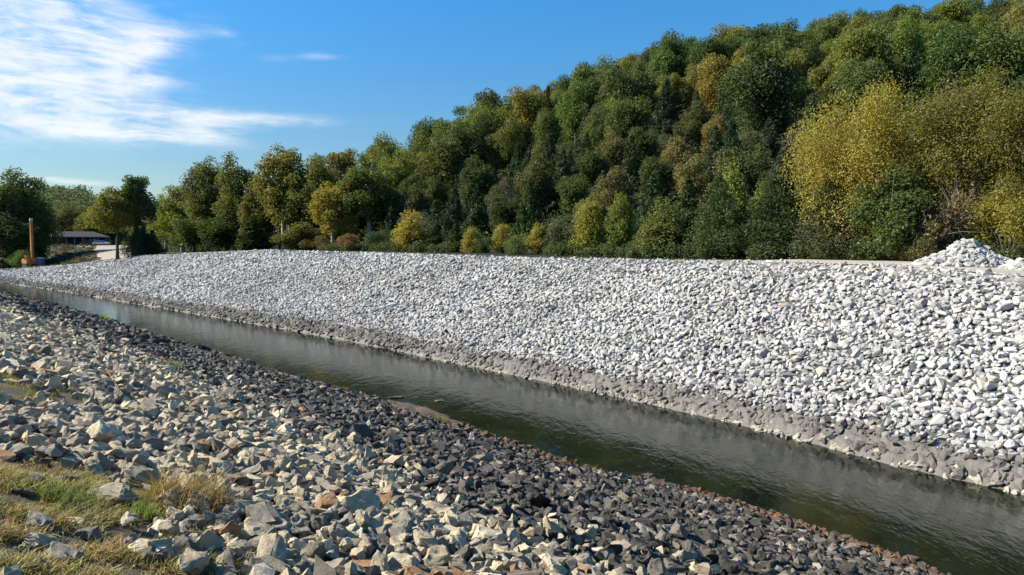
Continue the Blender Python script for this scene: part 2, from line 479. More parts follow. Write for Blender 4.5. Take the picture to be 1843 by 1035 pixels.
# ------------------------------------------------------------------ stones
def hull(n, seed, box=.5, flat=.75, long=1.25):
    """an angular quarry stone: convex hull of points between a ball and a box"""
    r = np.random.default_rng(seed)
    p = r.normal(size=(n, 3)); p /= np.linalg.norm(p, axis=1)[:, None]
    q = p / np.abs(p).max(1)[:, None]
    p = p * (1 - box) + q * box * .82
    p *= r.uniform(.82, 1.08, (n, 1)); p *= np.array([long, 1 / long ** .5, flat])
    bm = bmesh.new()
    for c in p: bm.verts.new(c)
    res = bmesh.ops.convex_hull(bm, input=bm.verts)
    bmesh.ops.delete(bm, geom=[g for g in set(res['geom_interior'] + res['geom_unused']) if isinstance(g, bmesh.types.BMVert)], context='VERTS')
    bmesh.ops.dissolve_limit(bm, angle_limit=R(14), verts=bm.verts, edges=bm.edges)
    return bm


def low_stone(n, seed, **k):
    bm = hull(n, seed, **k); bmesh.ops.triangulate(bm, faces=bm.faces); bm.verts.index_update()
    V = np.array([v.co[:] for v in bm.verts]); F = np.array([[v.index for v in f.verts] for f in bm.faces]); bm.free()
    return V, F


def mid_stone(n, seed, amp=.12, **k):
    bm = hull(n, seed, **k); bmesh.ops.triangulate(bm, faces=bm.faces)
    bmesh.ops.subdivide_edges(bm, edges=[e for e in bm.edges if e.calc_length() > .3], cuts=1, use_grid_fill=True)
    bmesh.ops.triangulate(bm, faces=bm.faces); bm.normal_update(); off = Vector((seed * 2.3, seed * 1.1, 4))
    for v in bm.verts: v.co += v.normal * (mnoise.fractal(v.co * 2.2 + off, .7, 2.1, 4) * amp)
    bm.verts.index_update()
    V = np.array([v.co[:] for v in bm.verts]); F = np.array([[v.index for v in f.verts] for f in bm.faces]); bm.free()
    return V, F


def fine_stone(name, n, seed, amp=.13, bev=.03, cuts=3, **k):
    bm = hull(n, seed, **k)
    bmesh.ops.bevel(bm, geom=list(bm.edges) + list(bm.verts), offset=bev, segments=2, profile=.6, affect='EDGES', clamp_overlap=True)
    bmesh.ops.triangulate(bm, faces=bm.faces)
    bmesh.ops.subdivide_edges(bm, edges=[e for e in bm.edges if e.calc_length() > .16], cuts=cuts, use_grid_fill=True)
    bmesh.ops.triangulate(bm, faces=bm.faces)
    bm.normal_update()
    off = Vector((seed * 3.1, seed * 1.7, 0))
    for v in bm.verts:
        d = mnoise.fractal(v.co * 1.9 + off, .7, 2.1, 6) * amp + mnoise.noise(v.co * 6 + off) * amp * .5
        v.co += v.normal * d
    me = bpy.data.meshes.new(name); bm.to_mesh(me); bm.free()
    me.polygons.foreach_set('use_smooth', [True] * len(me.polygons))
    return me


def euler_mats(yaw, tilt, taxis):
    cy, sy_ = np.cos(yaw), np.sin(yaw); z = np.zeros_like(yaw); o = np.ones_like(yaw)
    Rz = np.stack([np.stack([cy, -sy_, z], -1), np.stack([sy_, cy, z], -1), np.stack([z, z, o], -1)], -2)
    kx, ky = np.cos(taxis), np.sin(taxis); c, s = np.cos(tilt), np.sin(tilt); C1 = 1 - c
    Rt = np.stack([np.stack([c + kx * kx * C1, kx * ky * C1, ky * s], -1), np.stack([kx * ky * C1, c + ky * ky * C1, -kx * s], -1), np.stack([-ky * s, kx * s, c], -1)], -2)
    return Rt @ Rz


def merge_stones(name, protos, pid, P, M, sc, tint, mat):
    Vs, Fs, Ts, n = [], [], [], 0
    for k, (V, F) in enumerate(protos):
        ii = np.nonzero(pid == k)[0]
        if not len(ii): continue
        A = M[ii] * sc[ii][:, None, :]
        W_ = np.einsum('nij,vj->nvi', A, V) + P[ii][:, None, :]
        Vs.append(W_.reshape(-1, 3)); Ts.append(np.repeat(tint[ii], len(V), 0))
        Fs.append((F[None] + (n + np.arange(len(ii)) * len(V))[:, None, None]).reshape(-1, 3)); n += len(ii) * len(V)
    return link(name, mesh_np(name, np.concatenate(Vs), np.concatenate(Fs), False, np.concatenate(Ts)), mat)


SHAPES = ['blocky', 'flat', 'wedge-shaped', 'rounded']
LOW = [low_stone(13, 10 + i, box=b, flat=f, long=l) for i, (b, f, l) in enumerate([(.6, .8, 1.15), (.7, .7, 1.25), (.55, .58, 1.3), (.6, .52, 1.2), (.25, .95, 1.5), (.3, .8, 1.35), (.2, .85, 1.1), (.3, .9, 1.2)] * 2)]
MID = [mid_stone(13, 10 + i, box=b, flat=f, long=l) for i, (b, f, l) in enumerate([(.6, .8, 1.15), (.7, .7, 1.25), (.55, .58, 1.3), (.6, .52, 1.2), (.25, .95, 1.5), (.3, .8, 1.35), (.2, .85, 1.1), (.3, .9, 1.2)] * 2)]
FINE = [[fine_stone('rock', 14, 40 + 4 * s + i, box=b, flat=f, long=l) for i in range(4)] for s, (b, f, l) in enumerate([(.62, .8, 1.15), (.6, .46, 1.3), (.25, .8, 1.45), (.25, .78, 1.15)])]
WLOW = [low_stone(18, 110 + i, box=b, flat=f, long=l) for i, (b, f, l) in enumerate([(.5, .8, 1.15), (.55, .7, 1.25), (.4, .55, 1.3), (.5, .5, 1.2), (.25, .8, 1.5), (.3, .65, 1.35), (.2, .75, 1.1), (.3, .8, 1.2)] * 2)]
WFINE = [[fine_stone('riprap_stone', 18, 140 + 4 * s + i, amp=.06, bev=.04, cuts=1, box=b, flat=f, long=l) for i in range(3)] for s, (b, f, l) in enumerate([(.55, .8, 1.15), (.5, .52, 1.3), (.25, .78, 1.45), (.2, .78, 1.12)])]
for grp, mt in ((FINE, M_ROCK), (WFINE, M_WHITE)):
    for row in grp:
        for me in row: me.materials.append(mt)
LOW_SHAPE = np.array([0, 0, 1, 1, 2, 2, 3, 3] * 2)


def jitter_grid(u0, u1, v0, v1, s, j=.42):
    u, v = np.meshgrid(np.arange(u0, u1, s), np.arange(v0, v1, s * .92), indexing='ij')
    u = u + (np.arange(v.shape[1]) % 2)[None] * s * .5
    u = u + rng.uniform(-j, j, u.shape) * s; v = v + rng.uniform(-j, j, v.shape) * s
    return u.ravel(), v.ravel()


def cull(U, Vv, r, bigU, bigV, bigR, k=.72):
    kd = kdtree.KDTree(len(bigU))
    for i in range(len(bigU)): kd.insert((bigU[i], bigV[i], 0), i)
    kd.balance(); keep = np.ones(len(U), bool)
    mx = bigR.max() * 1.1
    for i in range(len(U)):
        for co, j, d in kd.find_range((U[i], Vv[i], 0), mx):
            if d < bigR[j] * k: keep[i] = False; break
    return keep


def normal_align(x, y, M):
    """turn stone frames so their z follows the ground's slope"""
    e = .4; zx = (ground(x + e, y, False) - ground(x - e, y, False)) / (2 * e); zy = (ground(x, y + e, False) - ground(x, y - e, False)) / (2 * e)
    g = np.hypot(zx, zy) + 1e-9
    ang = np.minimum(np.arctan(g), .75); ax = np.arctan2(zx, -zy) * 1.0
    # tilt axis is z x n, n = (-zx,-zy,1)
    Mt = euler_mats(np.zeros_like(x), ang, np.arctan2(-zx, zy))
    return Mt @ M


# where the near bank carries grass or bare earth instead of stone
def grass_near(u, v):
    return (sstep(2.2 + 1.3 * fbm(u * .9, v * .9, 60, 3) - .38 * np.maximum(v - 7.2, 0), u - .4, u + .4)) * (v < 9.8) * (v > -6)
def grass_patch(u, v):
    return np.exp(-(((u - 2.9 + .17 * (v - 16)) / 1.3) ** 2 + ((v - 16.4) / 2.5) ** 2)) + .35 * fbm(u * 1.3, v * 1.3, 66, 3)
def dark_edge(v): return np.interp(v, [-10, 5, 8, 10.7, 16, 22, 30, 38, 60, 75, 130], [7.6, 7.8, 7.6, 7.2, 8.2, 9.3, 9.6, 10.8, 11.4, 10.0, 11.0])


TAN = [((.60, .49, .31), 'tan'), ((.49, .405, .27), 'buff'), ((.34, .295, .22), 'grey'), ((.72, .61, .42), 'cream'), ((.20, .172, .128), 'dark grey'), ((.42, .24, .12), 'rust-stained')]
DARK = [((.085, .075, .062), 'charcoal'), ((.13, .114, .09), 'dark grey'), ((.055, .049, .041), 'blackish'), ((.21, .182, .142), 'grey'), ((.38, .325, .24), 'buff')]
RUST = [((.20, .115, .06), 'rust-brown'), ((.15, .10, .065), 'brown'), ((.11, .09, .07), 'dark brown')]


def near_stones():
    parts = []
    def fill(u0, u1, v0, v1, s, grow):
        U, V = jitter_grid(u0, u1, v0, v1, s); r = s * .60 * rng.uniform(.62, 1.28, len(U)) * grow
        parts.append([U, V, r])
    big = []
    def bigs(u0, u1, v0, v1, s, lo, hi, p):
        U, V = jitter_grid(u0, u1, v0, v1, s); k = rng.random(len(U)) < p
        big.append(np.array([U[k], V[k], lo + (hi - lo) * rng.random(k.sum()) ** 2.0]))
    bigs(.6, 10.5, 2, 42, .46, .10, .235, .70); bigs(.6, 13, 42, 140, .8, .18, .36, .6)
    bigs(9, 18.2, 1, 42, .6, .09, .22, .4); bigs(11, 20, 42, 140, 1.0, .2, .36, .6)
    big = np.concatenate(big, 1)
    fill(.3, 6, 2, 15, .17, 1.08); fill(6, 18.6, 0, 15, .16, 1.05); fill(.3, 19, 15, 45, .22, 1.05); fill(.3, 21, 45, 80, .34, 1.05); fill(.3, 21.5, 80, 140, .5, 1.1)
    U = np.concatenate([p[0] for p in parts]); V = np.concatenate([p[1] for p in parts]); r = np.concatenate([p[2] for p in parts])
    keep = cull(U, V, r, big[0], big[1], big[2]); U, V, r = U[keep], V[keep], r[keep]
    nb = len(big[0])
    U = np.concatenate([big[0], U]); V = np.concatenate([big[1], V]); r = np.concatenate([big[2], r]); isb = np.arange(len(U)) < nb
    un = nearw(V)
    gd = grass_near(U, V); gp = grass_patch(U, V)
    ok = (U < un + .2 + .8 * fbm(V * .7, U * 0, 5, 3)) & (rng.random(len(U)) > np.clip(gd * 1.0, 0, .90)) & ((gp < .55) | (rng.random(len(U)) < .12)) & (track_d(U, V) > .85)
    spit = (V > 21.8) & (V < 28) & (U > un - .55 - .5 * np.sin((V - 21.8) / 6.2 * math.pi)) ; ok &= ~(spit & (rng.random(len(U)) < .85))
    X, Y = uv_xy(U, V); z = ground(X, Y)
    px, py, d = projv(np.c_[X, Y, z]); ok &= (px > -320) & (px < 2150) & (py < 1330) & (Y > 1.5)
    ok &= ~((V < 10) & (U < 2.3) & isb & (rng.random(len(U)) < .8))
    U, V, r, X, Y, z, isb, un = (q[ok] for q in (U, V, r, X, Y, z, isb, un)); n = len(U)
    # flatten sizes at the plateau gravel
    pid = rng.integers(0, len(LOW), n)
    M = euler_mats(rng.uniform(0, 6.28, n), np.abs(rng.normal(0, .65, n)), rng.uniform(0, 6.28, n)); M = normal_align(X, Y, M)
    sc = r[:, None] * rng.uniform(.8, 1.2, (n, 3)); P = np.c_[X, Y, z + r * rng.uniform(-.05, .7, n) * np.where(isb, .85, 1)]
    # colour of each stone, and a word for it
    de = dark_edge(V) + 1.6 * fbm(X * .35, Y * .35, 31, 3) + 1.5 * rng.normal(0, .6, n)
    dark = U > de
    rust = (U > un - (1.15 + .9 * fbm(V * .6, U * 0 + 3, 71, 2)) * np.interp(V, [-10, 16, 20, 30, 34], [1.25, 1.1, .6, .45, .05])) & (V < 34)
    tint = np.zeros((n, 3)); word = np.empty(n, object)
    for sel, pal, pr in ((~dark & ~rust, TAN, [.26, .26, .22, .12, .11, .03]), (dark & ~rust, DARK, [.30, .27, .18, .17, .08]), (rust, RUST, [.4, .35, .25])):
        ii = np.nonzero(sel)[0]; ch = rng.choice(len(pal), len(ii), p=pr)
        tint[ii] = np.array([p[0] for p in pal])[ch]; word[ii] = np.array([p[1] for p in pal], object)[ch]
    tint *= rng.uniform(.82, 1.15, (n, 1))
    # the 300 that show largest are things of their own
    px, py, d = projv(P); vis = (px > 4) & (px < 1839) & (py > 500) & (py < 1030)
    size = np.where(vis, r / d, 0)
    top = np.argsort(-size)[:286]
    return P, M, sc, pid, tint, word, r, top, size


P, M, sc, pid, tint, word, r, top, size = near_stones()
rest = np.ones(len(P), bool); rest[top] = False
_, vnear = xy_uv(P[:, 0], P[:, 1])
pid = np.where(vnear < 20, pid + len(LOW), pid)
tag(merge_stones('bank_rubble', LOW + MID, pid[rest], P[rest], M[rest], sc[rest], tint[rest], M_ROCK_MASS), 'countless broken rocks covering the near bank, tan above and dark by the water', None, None, 'stuff')
LABEL = []          # (object, size word, shape, colour, noun, pixel x, pixel y, landmarks key)
szs = np.sort(size[top])


def size_word(s, lo, hi): return 'small' if s < lo else ('large' if s > hi else '')


def stone_obj(name, me, mat4, col):
    o = link(name, me); o.matrix_world = mat4; o.color = (*col, 1); return o


for i in top:
    sh = LOW_SHAPE[pid[i] % 16]; me = FINE[sh][int(rng.integers(0, 4))]
    A = np.eye(4); A[:3, :3] = M[i] * sc[i][None]; A[:3, 3] = P[i]
    o = stone_obj('rock', me, Matrix(A.tolist()), tint[i]); o['category'] = 'rock'; o['group'] = 'rocks of the near bank'
    pxx, pyy, _ = project(P[i])
    LABEL.append((o, size_word(size[i], szs[95], szs[200]), SHAPES[sh], word[i], 'rock', pxx, pyy, 'near'))

# named rocks in and beside the grass, and a few standing in the water
for px, py, wd, dist_u, sh, c, lab in (
        (100, 1008, 78, None, 2, (.42, .38, .32), 'pale wedge-shaped rock lying in the grass at the bottom corner'),
        (196, 898, 108, None, 1, (.48, .43, .32), 'broad flat cream rock at the upper edge of the grass'),
        (155, 968, 62, None, 3, (.30, .28, .24), 'round grey rock sunk in the middle of the grass'),
        (60, 945, 62, None, 2, (.36, .34, .31), 'low grey rock half hidden in the grass by the photo edge'),
        (310, 972, 74, None, 0, (.50, .46, .36), 'blocky cream rock at the end of the grass below the dry tuft'),
        (248, 996, 56, None, 3, (.40, .37, .29), 'rounded buff rock in the grass left of the blocky cream rock'),
        (60, 872, 52, None, 3, (.22, .21, .19), 'round dark rock with grass growing round it'),
        (330, 945, 66, None, 1, (.38, .37, .34), 'flat pale grey rock under the russet dry tuft')):
    k = (px - 921.5) / FPX; yy = (517.5 - py) / FPX
    d = np.array([k, math.cos(PITCH) + yy * math.sin(PITCH), -math.sin(PITCH) + yy * math.cos(PITCH)])
    tt_ = 3.0
    while tt_ < 60 and CAM_Z + d[2] * tt_ > gz(d[0] * tt_, d[1] * tt_): tt_ += .03
    q = d * tt_; rr_ = wd / FPX * tt_ / 2.35
    Mx = Matrix.Translation((q[0], q[1], gz(q[0], q[1]) + rr_ * .16)) @ Matrix.Rotation(random.uniform(-.5, .5), 4, 'Z') @ Matrix.Rotation(random.uniform(-.2, .2), 4, 'X') @ Matrix.Diagonal((rr_ * 1.1, rr_ * .95, rr_ * .9, 1))
    tag(stone_obj('rock', FINE[sh][random.randrange(4)], Mx, tuple(q_ * f_ for q_, f_ in zip(c, (.86, .80, .72)))), lab, 'rock', 'rocks in the near grass')
for (px, py), rr_, c, lab in (((1640, 1006), .16, (.16, .12, .09), 'small flat brown rock alone in the water by the lower bank'), ((1166, 858), .17, (.10, .09, .07), 'dark rock standing at the water by the rusty stones'),
                              ((712, 716), .22, (.13, .12, .09), 'dark rock in the shallows above the brown spit'), ((790, 722), .16, (.17, .16, .13), 'low grey rock breaking the water above the brown spit'),
                              ((1128, 862), .13, (.30, .27, .16), 'yellowish rock awash at the near waterline')):
    k = (px - 921.5) / FPX; yy = (517.5 - py) / FPX
    dz = -math.sin(PITCH) + yy * math.cos(PITCH); tt_ = -CAM_Z / dz
    Mx = Matrix.Translation((k * tt_, (math.cos(PITCH) + yy * math.sin(PITCH)) * tt_, .02)) @ Matrix.Rotation(random.uniform(0, 6), 4, 'Z') @ Matrix.Diagonal((rr_ * 1.3, rr_, rr_ * .7, 1))
    tag(stone_obj('rock', FINE[random.randrange(4)][random.randrange(4)], Mx, c), lab, 'rock', 'rocks standing in the river')

WHITE = [((.52, .50, .46), 'white'), ((.44, .425, .395), 'pale grey'), ((.38, .367, .345), 'grey'), ((.53, .48, .39), 'cream'), ((.45, .32, .20), 'orange-tinged'), ((.26, .253, .245), 'dark grey')]


def far_stones():
    parts = []
    for v0, v1, s in ((-14, 40, .205), (40, 80, .225), (80, 130, .29), (130, 240, .38)):
        D, V = jitter_grid(.9, BANK_W + .9, v0, v1, s); parts.append((D, V, s * .66 * rng.uniform(.66, 1.22, len(D)) ** 1.2))
    D, V, r = (np.concatenate(q) for q in zip(*parts))
    bD, bV = jitter_grid(1.0, BANK_W + .3, -14, 120, .62); k = rng.random(len(bD)) < .5; bD, bV = bD[k], bV[k]; bR = .13 + .14 * rng.random(len(bD)) ** 1.8
    keep = cull(D, V, r, bD, bV, bR, .8); D, V, r = (np.concatenate([a, b[keep]]) for a, b in ((bD, D), (bV, V), (bR, r)))
    # ragged lower edge against the silt
    edge = .42 + .6 * fbm(V * .7, V * 0, 81, 3) + .5 * rng.normal(0, .25, len(D)); ok = D > edge
    D, V, r = D[ok], V[ok], r[ok]
    n = len(D)
    tint_i = rng.choice(6, n, p=[.53, .27, .12, .055, .004, .021])
    # stones breaking out of the silt at the water's edge
    m = 1000; v2 = np.concatenate([rng.uniform(-10, 40, 500), rng.uniform(40, 200, 500)]); d2 = rng.normal(.08, .13, m); r2 = rng.uniform(.05, .16, m)
    m2 = 6200; v3 = np.concatenate([rng.uniform(-10, 40, 1200), rng.uniform(40, 210, 5000)]); d3 = rng.uniform(.05, 1.1, m2); r3 = rng.uniform(.06, .2, m2) * np.where(v3 > 40, 1.35, 1)
    D = np.concatenate([D, d2, d3]); V = np.concatenate([V, v2, v3]); r = np.concatenate([r, r2, r3])
    U = toe(V) + D; X, Y = uv_xy(U, V); z = ground(X, Y)
    N = len(D)
    T = np.array([w_[0] for w_ in WHITE]); tint = np.concatenate([T[tint_i], np.tile([[.40, .36, .28]], (m, 1)), np.tile([[.185, .168, .142]], (m2, 1))])
    tint = tint * rng.uniform(.84, 1.08, (N, 1)) * (1 + .30 * fbm(D * .35 + .2 * V, V * .22, 95, 3))[:, None]
    word = np.concatenate([np.array([w_[1] for w_ in WHITE], object)[tint_i], np.full(m, 'buff', object), np.full(m2, 'silted grey', object)])
    low = (D < 2.0) & (np.arange(N) < n); mix = np.clip((1.9 - D) / 1.3, 0, .85)[:, None] * rng.random((N, 1)) * low[:, None]
    tint = tint * (1 - mix) + np.array([.20, .182, .155]) * mix
    pid = rng.integers(0, len(WLOW), N)
    M = euler_mats(rng.uniform(0, 6.28, N), np.abs(rng.normal(0, .62, N)), rng.uniform(0, 6.28, N)); M = normal_align(X, Y, M)
    sc = r[:, None] * rng.uniform(.82, 1.2, (N, 3)); P = np.c_[X, Y, z + r * rng.uniform(-.15, .75, N)]
    P[:n, 2] -= (.08 + .5 * np.maximum(r[:n] - .16, 0)) * sstep(D[:n], BANK_W - 1.6, BANK_W - .4); P[n:, 2] = z[n:] + np.concatenate([np.full(m, .05), np.full(m2, .10)]) + .1 * r[n:]
    px, py, d = projv(P); vis = (px > 4) & (px < 1839) & (py > 400) & (py < 1030)
    size = np.where(vis, r / d, 0); size[n:] = 0
    top = np.argsort(-size)[:300]
    return P, M, sc, pid, tint, word, r, top, size


P, M, sc, pid, tint, word, r, top, size = far_stones()
rest = np.ones(len(P), bool); rest[top] = False
tag(merge_stones('riprap', WLOW, pid[rest], P[rest], M[rest], sc[rest], tint[rest], M_WHITE_MASS), 'white quarry stone facing the whole far bank above the silt', None, None, 'stuff')
szs = np.sort(size[top])
for i in top:
    sh = LOW_SHAPE[pid[i]]; me = WFINE[sh][int(rng.integers(0, 3))]
    A = np.eye(4); A[:3, :3] = M[i] * sc[i][None]; A[:3, 3] = P[i]
    o = stone_obj('riprap_stone', me, Matrix(A.tolist()), tint[i]); o['category'] = 'stone'; o['group'] = 'white stones of the far bank'
    pxx, pyy, _ = project(P[i])
    LABEL.append((o, size_word(size[i], szs[100], szs[205]), SHAPES[sh], word[i], 'stone', pxx, pyy, 'far'))


def heap(name, px, u, rad, h, n, label):
    x0, y0, z0 = at_bearing(px, u)
    # stones laid on a lopsided cone
    q = np.sqrt(rng.random(n)); th = rng.uniform(0, 6.28, n); X = q * rad * np.cos(th); Y = q * rad * .8 * np.sin(th)
    X = np.where(X < 0, X * 1.25, X * .9)
    hh = h * .86 * np.clip(1 - q ** 1.35, 0, 1) * (1 + .25 * np.sin(th * 2)); r = rng.uniform(.12, .27, n)
    P = np.c_[x0 + X, y0 + Y, z0 + hh + .04]
    M = euler_mats(rng.uniform(0, 6.28, n), np.abs(rng.normal(0, .5, n)), rng.uniform(0, 6.28, n)); sc = r[:, None] * rng.uniform(.8, 1.25, (n, 3))
    T = np.array([w_[0] for w_ in WHITE])[rng.choice(6, n, p=[.55, .27, .1, .06, .005, .015])]
    return tag(merge_stones(name, WLOW, rng.integers(0, len(WLOW), n), P, M, sc, T, M_WHITE_MASS), label, None, None, 'stuff')


heap('stone_heap', 1745, 46.5, 2.4, 1.32, 700, 'heap of loose white quarry stone standing on the gravel road')
heap('stone_heap', 1895, 46.5, 2.3, 1.1, 420, 'second heap of white stone at the photo edge')

# brown silt spit at the near waterline
vs = np.linspace(20.5, 29.5, 90); ds = np.linspace(-1.2, 1.0, 26)
D_, V_ = np.meshgrid(ds, vs, indexing='ij'); U_ = nearw(V_) + D_ + .25; X_, Y_ = uv_xy(U_, V_)
e_ = np.sin(np.clip((V_ - 20.5) / 9, 0, 1) * math.pi) * (1 - sstep(D_, -.1, .9)) * sstep(D_, -1.2, -.7)
tag(grid_mesh('silt_spit', X_, Y_, -.2 + e_ * (.36 + .16 * fbm(X_ * 2, Y_ * 2, 5, 4)), simple('brown silt', (.095, .064, .036), .9, var=.5, scale=5, bump=.6)), 'low brown silt spit at the near waterline', None, None, 'structure')


# ------------------------------------------------------------------ grass and small plants
def blades(n_, pos, length, width, lean, rr_):
    """bent blades, three vertices a side"""
    az = rr_.uniform(0, 6.28, n_); L = length * rr_.uniform(.5, 1.25, n_); ln = lean * rr_.uniform(.2, 1.4, n_)
    dx, dy = np.cos(az), np.sin(az); wx, wy = -dy * width / 2, dx * width / 2
    out = []
    for t, wv in ((0, 1), (.5, .8), (1, .1)):
        hx = dx * L * ln * t * t; hy = dy * L * ln * t * t; hz = L * t * (1 - .35 * ln * t)
        for s in (-1, 1): out.append(np.c_[pos[:, 0] + hx + s * wx * wv, pos[:, 1] + hy + s * wy * wv, pos[:, 2] + hz])
    V = np.stack(out, 1).reshape(-1, 3); b = np.arange(n_)[:, None] * 6
    F = np.concatenate([b + np.array([[0, 1, 3, 2]]), b + np.array([[2, 3, 5, 4]])])
    return V, F


def grass_obj(name, mask, box, n, length, width, lean, colr, label):
    u = rng.uniform(box[0], box[1], n); v = rng.uniform(box[2], box[3], n); k = rng.random(n) < mask(u, v); u, v = u[k], v[k]
    # blades gather in clumps
    c = fbm(u * 3.1, v * 3.1, 91, 3); k = rng.random(len(u)) < np.clip(.5 + 2.2 * c, .02, 1); u, v, c = u[k], v[k], c[k]
    x, y = uv_xy(u, v); p = np.c_[x, y, ground(x, y) - .01]
    V, F = blades(len(u), p, length * (1 + .8 * np.clip(c, -.5, .7)), width, lean, rng)
    o = link(name, mesh_np(name, V, F, False), M_BLADE); o.color = (*colr, 1)
    return tag(o, label, None, None, 'stuff')


gm = lambda u, v: np.clip(np.maximum(grass_near(u, v), .5 * grass_near(u - .55, v - .3)), 0, 1)
grass_obj('grass', gm, (-2, 3.2, 3, 10.6), 60000, .10, .011, 1.0, (.125, .128, .038), 'short green grass in the near corner of the bank')
grass_obj('straw', gm, (-2, 3.2, 3, 10.6), 130000, .09, .009, 1.3, (.30, .225, .115), 'dry straw lying among the near grass')
grass_obj('grass', lambda u, v: (grass_patch(u, v) > .42) * .9, (.5, 5.5, 12, 21), 26000, .10, .012, .8, (.19, .16, .055), 'yellowing grass patch on the gravel by the photo edge')
grass_obj('waterside_grass', lambda u, v: (np.abs(u - nearw(v) - .15) < .45) * (fbm(v * .8, v * 0, 12, 2) > -.15) * .8, (16.5, 19.5, 11.5, 31), 30000, .17, .022, .7, (.12, .12, .03), 'sparse green grass along the near waterline and spit')


def photo_ground(px, py, zoff=0):
    k = (px - 921.5) / FPX; yy = (517.5 - py) / FPX
    d = np.array([k, math.cos(PITCH) + yy * math.sin(PITCH), -math.sin(PITCH) + yy * math.cos(PITCH)]); t = 3.0
    while t < 200 and CAM_Z + d[2] * t > gz(d[0] * t, d[1] * t): t += .03
    return d[0] * t, d[1] * t, gz(d[0] * t, d[1] * t)


def tuft(name, px, py, n, rad, length, width, lean, c, label, cat='grass tuft'):
    x, y, z = photo_ground(px, py); th = rng.uniform(0, 6.28, n); q = rad * np.sqrt(rng.random(n))
    xs, ys = q * np.cos(th), q * np.sin(th)
    V, F = blades(n, np.c_[xs, ys, ground(x + xs, y + ys) - z - .02], length, width, lean, rng)
    o = link(name, mesh_np(name, V, F, False), M_BLADE); o.location = (x, y, z); o.color = (*c, 1)
    return tag(o, label, cat)


tuft('dry_grass_tuft', 340, 912, 520, .38, .44, .009, 1.0, (.20, .125, .06), 'russet dry grass tuft growing between the near rocks')
tuft('grass_tuft', 256, 935, 260, .13, .17, .010, .8, (.13, .17, .03), 'bright green grass tuft at the edge of the near grass')
tuft('grass_tuft', 118, 905, 300, .22, .2, .010, .8, (.10, .13, .03), 'dark green grass tuft beside the broad flat cream rock')
tuft('weed', 190, 577, 90, .35, .55, .16, .9, (.16, .22, .03), 'bright green leafy weed on the dark stones at the far end of the waterline', 'weed')
tuft('weed', 148, 560, 60, .5, 1.0, .09, .4, (.12, .13, .09), 'thin grey-green weed standing by the water beside the bright one', 'weed')
tuft('weed', 428, 455 + 145, 60, .4, .4, .09, .7, (.12, .12, .05), 'dull green weed on the tan rocks', 'weed')
tuft('weed', 300, 660, 220, .7, .35, .03, .8, (.22, .19, .07), 'yellowed weed tuft among the tan rocks above the dark band', 'weed')


# ------------------------------------------------------------------ trees
def leaf_cloud(rr_, cen, rad, n, s, aspect=.62, up=.35, shell=(.55, 1.08), flat=1.0):
    """small folded leaves spread through a set of clumps"""
    w_ = rad ** 2; k = rr_.choice(len(cen), n, p=w_ / w_.sum())
    d = rr_.normal(size=(n, 3)); d[:, 2] += .25; d /= np.linalg.norm(d, axis=1)[:, None]
    q = rr_.uniform(shell[0] ** 2, shell[1] ** 2, n) ** .5
    p = cen[k] + d * (rad[k] * q)[:, None] * np.array([1, 1, flat])
    nrm = d * .8 + rr_.normal(size=(n, 3)) * .65 + np.array([0, 0, up]); nrm /= np.linalg.norm(nrm, axis=1)[:, None]
    t = rr_.normal(size=(n, 3)); t -= nrm * (t * nrm).sum(1)[:, None]; t /= np.linalg.norm(t, axis=1)[:, None]
    b = np.cross(nrm, t); L = (s * rr_.uniform(.6, 1.35, n))[:, None]
    f = nrm * L * .16
    V = np.stack([p - t * L * .5, p + b * L * .5 * aspect - f, p + t * L * .5, p - b * L * .5 * aspect - f], 1).reshape(-1, 3)
    F = np.arange(n * 4).reshape(-1, 4)
    return V, F


def limbs(mb, rr_, base_h, top, cen, r0, k=7, lean=(0, 0)):
    H = top; pts = [(lean[0] * t * H * t, lean[1] * t * H * t, H * t) for t in np.linspace(0, 1, 7)]
    mb.tube([(0, 0, -.4)] + pts[1:], [r0 * 1.25] + [r0 * (1 - .85 * t) for t in np.linspace(0, 1, 7)][1:], k)
    for c in cen:
        zb = max(base_h * .8, min(c[2] - .35 * math.hypot(c[0], c[1]) - .4, H * .93)); t = zb / H
        b = np.array([lean[0] * t * t * H, lean[1] * t * t * H, zb]); m_ = b * .45 + np.array(c) * .55 + np.array([0, 0, -.12 * np.linalg.norm(np.array(c) - b)])
        rb = r0 * (1 - .8 * t) * .55
        mb.tube([b, m_, c], [rb, rb * .6, rb * .18], 5)


